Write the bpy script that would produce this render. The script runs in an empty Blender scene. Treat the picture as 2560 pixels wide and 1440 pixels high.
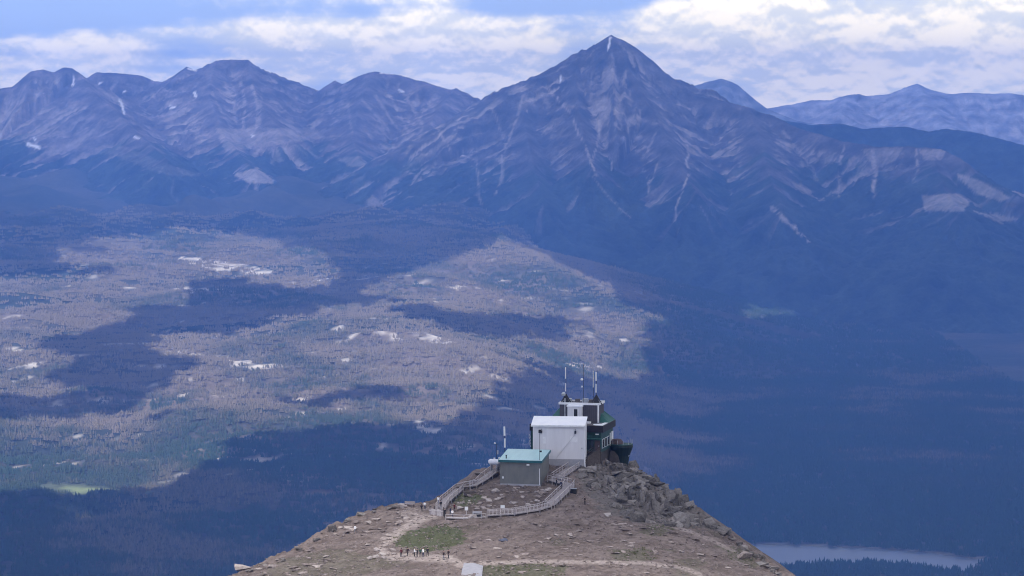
import bpy, bmesh, math, random
import numpy as np
from mathutils import Vector, Matrix, Euler

random.seed(7)
RNG = np.random.default_rng(11)
SC = bpy.context.scene
COL = SC.collection
R = math.radians

# ------------------------------------------------------------------ camera
CZ = 1340.0                      # camera height above the datum (valley floor is near 80)
F = 7200.0                       # focal length measured in photograph pixels (2560 wide)
PITCH = math.atan2(470.0, F)     # horizon at row 250
cam_d = bpy.data.cameras.new('camera')
cam = bpy.data.objects.new('camera', cam_d); COL.objects.link(cam)
cam.location = (0, 0, CZ)
cam.rotation_euler = (math.pi / 2 - PITCH, 0, 0)
cam_d.sensor_width = 36.0
cam_d.lens = 36.0 * F / 2560.0
cam_d.clip_start = 1.0
cam_d.clip_end = 200000.0
SC.camera = cam

# ------------------------------------------------------------------ light and sky
SUN_AZ, SUN_EL = R(-34.0), R(53.0)        # behind the camera, to its left
S = np.array([math.sin(SUN_AZ) * math.cos(SUN_EL), -math.cos(SUN_AZ) * math.cos(SUN_EL), math.sin(SUN_EL)])
sun_d = bpy.data.lights.new('sun', 'SUN'); sun_d.energy = 5.0; sun_d.angle = R(0.53); sun_d.color = (1.0, 0.95, 0.88)
sun = bpy.data.objects.new('sun', sun_d); COL.objects.link(sun)
sun.rotation_euler = Vector((-S[0], -S[1], -S[2])).to_track_quat('-Z', 'Y').to_euler()
sun.location = (0, 0, 6000)

world = bpy.data.worlds.new('World'); SC.world = world
world.use_nodes = True


def build_world():
    nt = world.node_tree; N = nt.nodes; L = nt.links; N.clear()
    def n(t, **k):
        x = N.new(t)
        for a, b in k.items(): setattr(x, a, b)
        return x
    def m(op, a, b=None, c=None):
        x = n('ShaderNodeMath', operation=op)
        for i, v in enumerate((a, b, c)):
            if v is None: continue
            if isinstance(v, (int, float)): x.inputs[i].default_value = v
            else: L.new(v, x.inputs[i])
        return x.outputs[0]
    def sstep(v, lo, hi, a=0.0, b=1.0):
        x = n('ShaderNodeMapRange', interpolation_type='SMOOTHSTEP')
        L.new(v, x.inputs['Value'])
        for nm, q in (('From Min', lo), ('From Max', hi), ('To Min', a), ('To Max', b)): x.inputs[nm].default_value = q
        return x.outputs[0]
    def mix(f, a, b, blend='MIX'):
        x = n('ShaderNodeMix', data_type='RGBA', blend_type=blend)
        if isinstance(f, (int, float)): x.inputs[0].default_value = f
        else: L.new(f, x.inputs[0])
        for i, v in ((6, a), (7, b)):
            if isinstance(v, tuple): x.inputs[i].default_value = (*v, 1)
            else: L.new(v, x.inputs[i])
        return x.outputs[2]
    sky = n('ShaderNodeTexSky', sky_type='NISHITA')
    sky.sun_disc = False; sky.sun_elevation = SUN_EL; sky.sun_rotation = math.atan2(S[0], S[1])
    sky.altitude = 2300; sky.air_density = 1.0; sky.dust_density = 0.6; sky.ozone_density = 3.0
    tc = n('ShaderNodeTexCoord')
    sep = n('ShaderNodeSeparateXYZ'); L.new(tc.outputs['Generated'], sep.inputs[0])
    X, Y, Z = sep.outputs
    az = m('ARCTAN2', X, Y)                        # radians, 0 straight ahead
    el = m('ARCSINE', Z)
    def noise(sx, sy, off, detail, rough, dz=0.0, dist=0.0):
        cb = n('ShaderNodeCombineXYZ')
        # finer rows close to the horizon, as for a layer seen edge on
        e2 = m('DIVIDE', m('ADD', el, dz), m('ADD', m('ABSOLUTE', el), 0.10))
        L.new(m('MULTIPLY', m('SINE', az), sx), cb.inputs[0]); L.new(m('MULTIPLY', m('COSINE', az), sx), cb.inputs[1])
        L.new(m('MULTIPLY_ADD', e2, sy, off), cb.inputs[2])
        t = n('ShaderNodeTexNoise'); t.inputs['Scale'].default_value = 1.0
        t.inputs['Detail'].default_value = detail; t.inputs['Roughness'].default_value = rough
        t.inputs['Distortion'].default_value = dist
        L.new(cb.outputs[0], t.inputs['Vector'])
        return t.outputs[0]
    big = noise(15.0, 6.0, SKY_OFF[0], 5, 0.5)
    big_up = noise(15.0, 6.0, SKY_OFF[0], 5, 0.5, dz=0.0035)
    fine = noise(75.0, 17.0, SKY_OFF[1], 6, 0.54, dist=0.15)
    fine_up = noise(75.0, 17.0, SKY_OFF[1], 6, 0.54, dz=0.0014, dist=0.15)
    band = noise(5.0, 30.0, SKY_OFF[2], 4, 0.5)
    # a bank of cloud lies along the horizon, broken cloud above it
    bank = m('MULTIPLY', sstep(m('SUBTRACT', el, m('MULTIPLY', az, 0.04)), 0.034, 0.0265), 0.17)
    bank = m('ADD', bank, m('MULTIPLY', sstep(az, -0.06, 0.13), 0.07))
    cov = m('ADD', m('ADD', m('MULTIPLY', big, 0.75), m('MULTIPLY', fine, 0.14)), m('MULTIPLY', band, 0.15))
    cov = m('ADD', cov, bank)
    cloud = sstep(cov, 0.53, 0.70)
    lit = m('ADD', m('MULTIPLY', m('SUBTRACT', big, big_up), 2.6), m('MULTIPLY', m('SUBTRACT', fine, fine_up), 2.4))
    lit = m('ADD', lit, m('MULTIPLY', m('SUBTRACT', fine, 0.5), 1.2))
    lit = m('ADD', lit, m('MULTIPLY', m('SUBTRACT', cov, 0.66), 1.3))
    lit = sstep(lit, -0.26, 0.46)
    ccol = mix(lit, (0.86, 0.86, 0.78), (1.34, 1.20, 0.90))
    sc = n('ShaderNodeVectorMath', operation='MULTIPLY'); L.new(sky.outputs[0], sc.inputs[0]); sc.inputs[1].default_value = (0.075, 0.092, 0.125)
    clear = mix(sstep(el, 0.0, 0.06), (0.52, 0.63, 0.84), (0.30, 0.44, 0.78))
    clear = mix(sstep(el, 0.05, 0.35), clear, sc.outputs[0])
    c = mix(cloud, clear, ccol)
    c = mix(sstep(el, -0.02, -0.06), c, (0.12, 0.17, 0.30))
    bg = n('ShaderNodeBackground'); L.new(c, bg.inputs[0]); bg.inputs[1].default_value = 1.0
    out = n('ShaderNodeOutputWorld'); L.new(bg.outputs[0], out.inputs[0])


SKY_OFF = (3.3, 1.7, 8.2)
build_world()

SC.view_settings.view_transform = 'Standard'
SC.view_settings.look = 'None'
SC.view_settings.gamma = 1.0
SC.view_settings.use_curve_mapping = False
SC.view_settings.exposure = 0.60
SC.render.engine = 'CYCLES'
SC.cycles.use_denoising = True
SC.cycles.filter_width = 1.1
SC.cycles.max_bounces = 6
SC.cycles.diffuse_bounces = 3
SC.cycles.glossy_bounces = 2
SC.cycles.transmission_bounces = 2
SC.cycles.volume_bounces = 1
SC.cycles.transparent_max_bounces = 6
SC.cycles.caustics_reflective = False
SC.cycles.caustics_refractive = False
SC.cycles.volume_step_rate = 10.0

HAZE_DENSITY = 4.2e-5
HAZE_COLOR = (0.145, 0.345, 1.0)

# ------------------------------------------------------------------ projection helpers (photograph pixels <-> the place)
FWD = np.array([0, math.cos(PITCH), -math.sin(PITCH)]); UP = np.array([0, math.sin(PITCH), math.cos(PITCH)])


def P(px, py, Y):
    d = FWD + np.array([(px - 1280.0) / F, 0, 0]) + UP * ((720.0 - py) / F)
    k = Y / d[1]
    return np.array([d[0] * k, Y, CZ + d[2] * k])


def proj(x, y, z):
    dz = z - CZ
    f = y * FWD[1] + dz * FWD[2]
    f = np.where(np.abs(f) < 1e-3, 1e-3, f)
    return 1280.0 + F * x / f, 720.0 - F * (y * UP[1] + dz * UP[2]) / f


# ------------------------------------------------------------------ noise
_perm = np.random.default_rng(3).permutation(256)
_perm = np.concatenate([_perm, _perm, _perm])
_ga = np.random.default_rng(4).uniform(0, 2 * np.pi, 256)
_gx, _gy = np.cos(_ga), np.sin(_ga)


def pn(x, y, seed=0):
    x = np.asarray(x, float); y = np.asarray(y, float)
    xi = np.floor(x).astype(int); yi = np.floor(y).astype(int)
    xf = x - xi; yf = y - yi
    u = xf * xf * xf * (xf * (xf * 6 - 15) + 10); v = yf * yf * yf * (yf * (yf * 6 - 15) + 10)
    def g(ix, iy, dx, dy):
        h = _perm[_perm[(ix + seed * 37) & 255] + (iy & 255)]
        return _gx[h] * dx + _gy[h] * dy
    a = g(xi, yi, xf, yf); b = g(xi + 1, yi, xf - 1, yf); c = g(xi, yi + 1, xf, yf - 1); d = g(xi + 1, yi + 1, xf - 1, yf - 1)
    return (a + (b - a) * u + ((c + (d - c) * u) - (a + (b - a) * u)) * v) * 1.5


def fbm(x, y, o=4, seed=0, gain=0.5):
    s = 0; a = 1.0; t = 0
    for i in range(o):
        s = s + a * pn(x * 2 ** i, y * 2 ** i, seed + i); t += a; a *= gain
    return s / t


def ridged(x, y, o=4, seed=0, gain=0.5):
    s = 0; a = 1.0; t = 0
    for i in range(o):
        s = s + a * (1 - np.abs(pn(x * 2 ** i, y * 2 ** i, seed + i)) * 1.6); t += a; a *= gain
    return s / t


def sm(x, a, b):
    t = np.clip((x - a) / (b - a), 0, 1)
    return t * t * (3 - 2 * t)


def in_poly(x, y, poly):
    x = np.asarray(x, float); y = np.asarray(y, float)
    c = np.zeros(x.shape, bool); n = len(poly)
    for i in range(n):
        x0, y0 = poly[i]; x1, y1 = poly[(i + 1) % n]
        if y0 == y1: continue
        k = ((y0 > y) != (y1 > y)) & (x < (x1 - x0) * (y - y0) / (y1 - y0) + x0)
        c ^= k
    return c


def line_dist(x, y, pts, closed=False):
    """distance, closest point, segment parameter along the polyline"""
    x = np.asarray(x, float); y = np.asarray(y, float)
    best = np.full(x.shape, 1e18); cx = np.zeros(x.shape); cy = np.zeros(x.shape); cs = np.zeros(x.shape); idx = np.zeros(x.shape)
    n = len(pts); acc = 0.0
    for i in range(n if closed else n - 1):
        ax, ay = pts[i][:2]; bx, by = pts[(i + 1) % n][:2]
        dx, dy = bx - ax, by - ay; l2 = dx * dx + dy * dy + 1e-9
        t = np.clip(((x - ax) * dx + (y - ay) * dy) / l2, 0, 1)
        qx, qy = ax + t * dx, ay + t * dy
        d = (x - qx) ** 2 + (y - qy) ** 2
        k = d < best
        best = np.where(k, d, best); cx = np.where(k, qx, cx); cy = np.where(k, qy, cy)
        cs = np.where(k, acc + t * math.sqrt(l2), cs); idx = np.where(k, i + t, idx)
        acc += math.sqrt(l2)
    return np.sqrt(best), cx, cy, cs, idx


# ------------------------------------------------------------------ materials
def new_mat(name):
    m = bpy.data.materials.new(name); m.use_nodes = True
    return m, m.node_tree.nodes, m.node_tree.links, m.node_tree.nodes['Principled BSDF']


def mat(name, c1, c2=None, scale=1.0, rough=0.8, bump=0.0, metal=0.0, detail=5.0, spec=0.3, stretch=(1, 1, 1), bscale=None):
    m, N, L, b = new_mat(name)
    b.inputs['Roughness'].default_value = rough; b.inputs['Metallic'].default_value = metal
    b.inputs['Specular IOR Level'].default_value = spec
    b.inputs['Base Color'].default_value = (*c1, 1)
    if c2 is not None:
        tc = N.new('ShaderNodeTexCoord'); mp = N.new('ShaderNodeMapping'); mp.inputs['Scale'].default_value = stretch
        L.new(tc.outputs['Object'], mp.inputs[0])
        t = N.new('ShaderNodeTexNoise'); t.inputs['Scale'].default_value = scale; t.inputs['Detail'].default_value = detail
        t.inputs['Roughness'].default_value = 0.62
        L.new(mp.outputs[0], t.inputs['Vector'])
        r = N.new('ShaderNodeValToRGB'); r.color_ramp.elements[0].position = 0.32; r.color_ramp.elements[1].position = 0.68
        r.color_ramp.elements[0].color = (*c1, 1); r.color_ramp.elements[1].color = (*c2, 1)
        L.new(t.outputs[0], r.inputs[0]); L.new(r.outputs[0], b.inputs['Base Color'])
        if bump:
            bp = N.new('ShaderNodeBump'); bp.inputs['Strength'].default_value = bump; bp.inputs['Distance'].default_value = 0.1
            t2 = N.new('ShaderNodeTexNoise'); t2.inputs['Scale'].default_value = bscale or scale * 3; t2.inputs['Detail'].default_value = 6
            L.new(mp.outputs[0], t2.inputs['Vector'])
            L.new(t2.outputs[0], bp.inputs['Height']); L.new(bp.outputs[0], b.inputs['Normal'])
    return m


def mat_attr(name, scale, var=0.35, rough=0.95, bump=0.0, bdist=1.0, bscale=1.0, fine=None):
    """base colour from the mesh attribute 'alb', broken up with noise in object space"""
    m, N, L, b = new_mat(name)
    b.inputs['Roughness'].default_value = rough; b.inputs['Specular IOR Level'].default_value = 0.15
    a = N.new('ShaderNodeAttribute'); a.attribute_name = 'alb'
    g = N.new('ShaderNodeTexCoord')
    t = N.new('ShaderNodeTexNoise'); t.inputs['Scale'].default_value = scale; t.inputs['Detail'].default_value = 8; t.inputs['Roughness'].default_value = 0.68
    L.new(g.outputs['Object'], t.inputs['Vector'])
    mr = N.new('ShaderNodeMapRange'); mr.inputs['From Min'].default_value = 0.28; mr.inputs['From Max'].default_value = 0.72
    mr.inputs['To Min'].default_value = 1 - var; mr.inputs['To Max'].default_value = 1 + var
    L.new(t.outputs[0], mr.inputs[0])
    mx = N.new('ShaderNodeVectorMath'); mx.operation = 'SCALE'
    L.new(a.outputs['Color'], mx.inputs[0]); L.new(mr.outputs[0], mx.inputs['Scale'])
    L.new(mx.outputs[0], b.inputs['Base Color'])
    if bump:
        t2 = N.new('ShaderNodeTexNoise'); t2.inputs['Scale'].default_value = bscale; t2.inputs['Detail'].default_value = 8; t2.inputs['Roughness'].default_value = 0.65
        L.new(g.outputs['Object'], t2.inputs['Vector'])
        bp = N.new('ShaderNodeBump'); bp.inputs['Strength'].default_value = bump; bp.inputs['Distance'].default_value = bdist
        L.new(t2.outputs[0], bp.inputs['Height']); L.new(bp.outputs[0], b.inputs['Normal'])
    return m


# ------------------------------------------------------------------ object helpers
def link(name, me, m=None, parent=None, loc=None):
    o = bpy.data.objects.new(name, me); COL.objects.link(o)
    if m is not None and me is not None:
        if not me.materials: me.materials.append(m)
    if parent is not None: o.parent = parent
    if loc is not None: o.location = loc
    return o


def tag(o, label=None, cat=None, group=None, kind=None):
    if label: o['label'] = label
    if cat: o['category'] = cat
    if group: o['group'] = group
    if kind: o['kind'] = kind
    return o


def empty(name, loc, rz=0.0, label=None, cat=None, group=None):
    o = bpy.data.objects.new(name, None); COL.objects.link(o)
    o.location = tuple(loc); o.rotation_euler = (0, 0, rz); o.empty_display_size = 0.5
    return tag(o, label, cat, group)


def grid_mesh(name, xs, ys, Z, keep=None, smooth=True):
    nx, ny = len(xs), len(ys)
    XX, YY = np.meshgrid(xs, ys)
    co = np.stack([XX.ravel(), YY.ravel(), Z.ravel()], 1)
    i = np.arange(nx - 1)[None, :] + (np.arange(ny - 1) * nx)[:, None]
    q = np.stack([i, i + 1, i + 1 + nx, i + nx], -1).reshape(-1, 4)
    if keep is not None:
        k = keep.ravel(); q = q[k[q].any(1)]
    return np_mesh(name, co, q, smooth), q


def np_mesh(name, co, q, smooth=False):
    q = np.asarray(q)
    used = np.unique(q); remap = np.full(len(co), -1); remap[used] = np.arange(len(used))
    co = co[used]; q = remap[q]
    me = bpy.data.meshes.new(name)
    me.vertices.add(len(co)); me.vertices.foreach_set('co', np.ascontiguousarray(co, dtype=np.float32).ravel())
    n, k = q.shape
    me.loops.add(n * k); me.loops.foreach_set('vertex_index', np.ascontiguousarray(q, dtype=np.int32).ravel())
    me.polygons.add(n); me.polygons.foreach_set('loop_start', (np.arange(n) * k).astype(np.int32))
    if smooth: me.polygons.foreach_set('use_smooth', np.ones(n, bool))
    me.update(calc_edges=True); me.validate()
    me['_used'] = 0
    np_mesh.used = used
    return me


def set_alb(me, alb, used):
    at = me.attributes.new('alb', 'FLOAT_COLOR', 'POINT')
    a = np.ones((len(used), 4), np.float32); a[:, :3] = np.clip(alb[used], 0, 1)
    at.data.foreach_set('color', a.ravel())


class MB:
    """collects simple solids; build() makes ONE mesh object of them"""
    def __init__(s): s.v = []; s.f = []
    def add(s, vs, fs):
        o = len(s.v); s.v += [tuple(v) for v in vs]; s.f += [tuple(i + o for i in f) for f in fs]; return s
    def box(s, x0, x1, y0, y1, z0, z1):
        return s.prism([(x0, y0), (x1, y0), (x1, y1), (x0, y1)], z0, z1)
    def hexa(s, b, t):
        return s.add(list(b) + list(t), [(3, 2, 1, 0), (4, 5, 6, 7), (0, 1, 5, 4), (1, 2, 6, 5), (2, 3, 7, 6), (3, 0, 4, 7)])
    def prism(s, poly, z0, z1, top=None):
        n = len(poly); top = top or poly
        vs = [(x, y, z0) for x, y in poly] + [(x, y, z1) for x, y in top]
        return s.add(vs, [tuple(range(n - 1, -1, -1)), tuple(range(n, 2 * n))] + [(i, (i + 1) % n, n + (i + 1) % n, n + i) for i in range(n)])
    def bar(s, a, b, w, h=None, seg=4, r2=None):
        a = Vector(a); b = Vector(b); d = (b - a).normalized(); h = h or w
        up = Vector((0, 0, 1)) if abs(d.z) < 0.95 else Vector((0, 1, 0))
        r = d.cross(up).normalized(); u = r.cross(d).normalized()
        vs = []
        for p, k in ((a, 1.0), (b, r2 or 1.0)):
            for i in range(seg):
                t = 2 * math.pi * (i + 0.5) / seg
                q = math.sqrt(2) / 2 if seg == 4 else 0.5
                vs.append(p + r * (math.cos(t) * w * q * k) + u * (math.sin(t) * h * q * k))
        return s.add(vs, [tuple(range(seg)), tuple(range(2 * seg - 1, seg - 1, -1))] + [(i, seg + i, seg + (i + 1) % seg, (i + 1) % seg) for i in range(seg)])
    def lathe(s, prof, seg=16, c=(0, 0), a0=0.0, a1=2 * math.pi):
        full = abs(a1 - a0 - 2 * math.pi) < 1e-6; m = seg if full else seg + 1; vs = []
        for r, z in prof:
            for i in range(m):
                t = a0 + (a1 - a0) * i / seg; vs.append((c[0] + r * math.cos(t), c[1] + r * math.sin(t), z))
        fs = []
        for j in range(len(prof) - 1):
            for i in range(seg):
                k = (i + 1) % m; fs.append((j * m + i, j * m + k, (j + 1) * m + k, (j + 1) * m + i))
        fs.append(tuple(range(m - 1, -1, -1))); fs.append(tuple(range((len(prof) - 1) * m, len(prof) * m)))
        return s.add(vs, fs)
    def build(s, name, m, parent=None, bevel=0.0, smooth=False):
        me = bpy.data.meshes.new(name); me.from_pydata(s.v, [], s.f); me.update()
        if bevel:
            bm = bmesh.new(); bm.from_mesh(me)
            bmesh.ops.bevel(bm, geom=bm.edges[:], offset=bevel, segments=1, affect='EDGES', profile=0.5)
            bm.to_mesh(me); bm.free()
        if smooth:
            for p in me.polygons: p.use_smooth = True
        return link(name, me, m, parent)


# ==================================================================== THE VALLEY
def interp(tab, y): return np.interp(y, [a for a, b in tab], [b for a, b in tab])


ZL = [(-4000, 60), (0, 60), (6000, 90), (7500, 112), (8700, 190), (10000, 295), (11500, 415), (13000, 490), (16000, 600), (18000, 720), (21000, 860), (45000, 900)]
ZR = [(-4000, 60), (0, 60), (7500, 84), (8300, 84), (12000, 95), (15000, 130), (17000, 300), (19000, 480), (22000, 600), (45000, 700)]
FOOT = [tuple(P(*q)) for q in ((1000, 548, 16200), (1130, 575, 15400), (1250, 606, 14800), (1350, 650, 14400), (1450, 700, 14000), (1560, 760, 13700), (1650, 806, 13500))]
LAKE_PX = [(1780, 1361), (1900, 1361), (2060, 1366), (2200, 1373), (2300, 1380), (2380, 1390), (2440, 1398), (2462, 1396), (2445, 1410), (2425, 1424), (2395, 1428), (2330, 1418),
           (2260, 1408), (2180, 1405), (2050, 1408), (1930, 1413), (1860, 1410), (1780, 1405)]
LAKE_Z = 80.0


def on_plane(px, py, z):
    d = FWD + np.array([(px - 1280.0) / F, 0, 0]) + UP * ((720.0 - py) / F)
    k = (z - CZ) / d[2]
    return d[0] * k, d[1] * k


LAKE = [on_plane(a, b, LAKE_Z) for a, b in LAKE_PX]


def vz(x, y):
    x = np.asarray(x, float); y = np.asarray(y, float)
    px = 1280 + F * x / np.maximum(y, 3000)
    w = sm(px, 1820, 1050)
    w = 1 - sm(px, 1050, 1820)
    z = interp(ZL, y) * w + interp(ZR, y) * (1 - w)
    z = z + (fbm(x / 1100, y / 900, 4, 20) * 75 + fbm(x / 420, y / 260, 3, 25) * 26) * (0.22 + 0.78 * w) * sm(y, 7000, 9000)
    # benches step down towards the river
    z = z + (np.abs(pn(x / 900 + 3, y / 330, 31)) * -46 + np.abs(pn(x / 500, y / 170, 33)) * -18) * w * sm(y, 8200, 9500)
    z = z + (ridged(x / 1500, y / 1500, 4, 36) - 0.6) * 260 * w * sm(y, 13500, 16500)
    d, cx, cy, cs, idx = line_dist(x, y, FOOT)
    zr = np.interp(idx, np.arange(len(FOOT)), [p[2] for p in FOOT])
    side = np.where(px > 1280 + F * cx / cy, 0.24, 0.10)
    z = np.maximum(z, zr - side * d - 10 * np.abs(pn(x / 160, y / 160, 8)))
    h = P(1480, 834, 12700); hb = h[2] - 215
    z = z + hb * np.exp(-(((x - h[0]) / 330) ** 2 + ((y - h[1]) / 260) ** 2))
    il = in_poly(x, y, LAKE); dl = line_dist(x, y, LAKE, True)[0]
    near = 1 - sm(dl, 0, 500)
    z = np.where(il, LAKE_Z - 1.0 - np.minimum(dl * 0.08, 14), np.where(dl < 500, (LAKE_Z + 2 + dl * 0.012) * near + z * (1 - near), z))
    return z


def spread(core, lo, hi, step, grow=1.16):
    a, b = core; mid = list(np.arange(a, b + step, step)); s = step; v = b + step; up = []
    while v < hi: s *= grow; v += s; up.append(min(v, hi))
    s = step; v = a; dn = []
    while v > lo: s *= grow; v -= s; dn.append(max(v, lo))
    return np.array(sorted(set(dn + mid + up)))


vx = spread((-2600, 2700), -11500, 11500, 22)
vy = spread((7300, 17500), -2800, 31000, 24)
VXX, VYY = np.meshgrid(vx, vy)
VZ = vz(VXX, VYY)
VPX, VPY = proj(VXX, VYY, VZ)
wob = fbm(VXX / 170, VYY / 170, 4, 50)
WPX = VPX + wob * 46; WPY = VPY + fbm(VXX / 190, VYY / 190, 4, 57) * 14
# albedo of the valley: spruce floor, brown beetle-killed stands, pale limestone bluffs, a meadow
alb = np.zeros((VZ.size, 3)); flat = lambda a: a.ravel()
C_FOR, C_RED, C_CLIFF, C_MEAD = map(np.array, ((0.030, 0.038, 0.028), (0.125, 0.10, 0.075), (0.42, 0.385, 0.335), (0.135, 0.165, 0.075)))
redn = sm(fbm(VXX / 800 + 9, VYY / 700, 5, 60), -0.30, 0.25)
leftgreen = np.maximum(1 - sm(VPX + VPY * -0.2 + 230, 300, 760), 0) * sm(VPY, 1000, 1080)
RED = redn * (1 - leftgreen * 0.75) * (1 - 0.65 * sm(VPX, 1650, 1800)) * (0.30 + 0.70 * sm(VPY, 560, 660))  # cloud shade painted in: less brown at right and far off
CLIFFS = [[(440, 645), (520, 648), (600, 660), (680, 676), (676, 688), (590, 682), (505, 672)], [(540, 898), (470, 885), (330, 873), (420, 878), (560, 893), (640, 902), (720, 916), (700, 924), (600, 914)],
          [(925, 822), (955, 824), (1015, 848), (1010, 860), (965, 846)], [(1015, 826), (1060, 830), (1145, 856), (1120, 866), (1060, 852)], [(1405, 912), (1430, 905), (1505, 914), (1510, 924), (1440, 926)],
          [(0, 868), (30, 866), (72, 878), (20, 884)], [(1060, 748), (1110, 756), (1190, 778), (1150, 776)], [(420, 722), (500, 718), (560, 724), (470, 732)], [(1535, 850), (1580, 840), (1570, 856)],
          [(320, 908), (450, 912), (440, 920), (340, 916)], [(570, 945), (640, 950), (610, 954)], [(770, 695), (800, 688), (830, 700), (790, 706)], [(1020, 1040), (1110, 1075), (1105, 1090), (1050, 1078)],
          [(20, 920), (90, 905), (140, 908), (60, 922)], [(560, 910), (690, 918), (600, 920)]]
cliff = np.zeros(VZ.shape)
for c in CLIFFS:
    cliff = np.maximum(cliff, in_poly(WPX * 0.35 + VPX * 0.65, WPY * 0.3 + VPY * 0.7, c) * 1.0)
cliff *= sm(fbm(VXX / 55, VYY / 40, 3, 77), -0.25, 0.2)
BL = lambda x, y: ridged(x / 700 + 0.25 * fbm(x / 300, y / 300, 2, 92), (y - 0.30 * x) / 230, 2, 90) + 0.35 * fbm(x / 75, y / 75, 3, 94)
bluff = sm(BL(VXX, VYY), 0.90, 1.02) * sm(VPY, 600, 720) * (1 - sm(VPY, 1150, 1250)) * (1 - sm(VPX, 1300, 1700)) * 0.8
mead = in_poly(WPX * 0.4 + VPX * 0.6, VPY, [(160, 1220), (200, 1218), (262, 1221), (275, 1226), (215, 1235), (170, 1231)]) * 1.0
mead2 = in_poly(VPX, VPY, [(70, 1206), (180, 1208), (400, 1222), (380, 1232), (220, 1236), (120, 1230)]) * 0.35
A = C_FOR * (1 - flat(RED)[:, None]) + C_RED * flat(RED)[:, None]
A = A * (1 + 0.25 * flat(fbm(VXX / 90, VYY / 90, 3, 66))[:, None])
k = flat(np.maximum(cliff, bluff))[:, None]; A = A * (1 - k) + C_CLIFF * k
k = flat(np.maximum(mead, mead2))[:, None]; A = A * (1 - k) + C_MEAD * k
shore = flat((np.abs(line_dist(VXX, VYY, LAKE, True)[0]) < 14) * 0.5)[:, None]; A = A * (1 - shore) + np.array((0.2, 0.19, 0.16)) * shore
M_VALLEY = mat_attr('valley_ground', 0.02, 0.35, 0.97, 0.5, 9.0, 0.035)
vme, _ = grid_mesh('valley_floor', vx, vy, VZ); set_alb(vme, A, np_mesh.used)
tag(link('valley_floor', vme, M_VALLEY), 'forested valley floor and benches below the mountains', kind='structure')

# lake
lm = bpy.data.meshes.new('lake'); lm.from_pydata([(a, b, LAKE_Z) for a, b in LAKE], [], [tuple(range(len(LAKE)))]); lm.update()
M_WATER, N_, L_, b_ = new_mat('lake_water'); b_.inputs['Base Color'].default_value = (0.02, 0.035, 0.05, 1); b_.inputs['Roughness'].default_value = 0.3; b_.inputs['Specular IOR Level'].default_value = 0.38; b_.inputs['IOR'].default_value = 1.33
t_ = N_.new('ShaderNodeTexNoise'); t_.inputs['Scale'].default_value = 0.08; t_.inputs['Detail'].default_value = 6; g_ = N_.new('ShaderNodeTexCoord'); L_.new(g_.outputs['Object'], t_.inputs['Vector'])
bp_ = N_.new('ShaderNodeBump'); bp_.inputs['Strength'].default_value = 0.25; bp_.inputs['Distance'].default_value = 0.6; L_.new(t_.outputs[0], bp_.inputs['Height']); L_.new(bp_.outputs[0], b_.inputs['Normal'])
tag(link('lake', lm, M_WATER), 'pale narrow lake in the valley at bottom right', kind='structure')

# ==================================================================== THE MOUNTAINS
C_ROCK, C_SCREE, C_TREES, C_SNOW, C_GRASS = map(np.array, ((0.105, 0.090, 0.092), (0.43, 0.375, 0.35), (0.026, 0.038, 0.032), (0.88, 0.88, 0.90), (0.11, 0.10, 0.07)))


def ridge(X, Y, pts, drop=420, L=480, s=0.16, back=None, seed=0, fl=170, amp=60):
    pts = [tuple(P(*q)) for q in pts]
    d, cx, cy, cs, idx = line_dist(X, Y, pts)
    zr = np.interp(idx, np.arange(len(pts)), [p[2] for p in pts])
    ang = np.arctan2(X - cx, -(Y - cy) + 1e-6)
    se = cs + 260 * ang + 60 * fbm(X / 500, Y / 500, 3, seed + 5)
    fl1 = ridged(se / fl, d / 2600 + cs / 4000, 3, seed)
    fl2 = ridged(se / (fl * 0.38), d / 1500, 2, seed + 9)
    f = 0.7 * fl1 + 0.3 * fl2
    fine = ridged(se / 52 + 0.35 * fbm(X / 90, Y / 90, 2, seed + 30), d / 520, 2, seed + 21)
    env = sm(d, 10, 260) * np.exp(-d / 2300)
    h = zr - drop * (1 - np.exp(-d / L)) - s * d - 0.3 * np.maximum(d - 750, 0) + amp * (f - 0.62) * env * 2.0 + 22 * (fine - 0.6) * sm(d, 20, 160) * np.exp(-d / 1800)
    return h, f, d, fine


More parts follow.
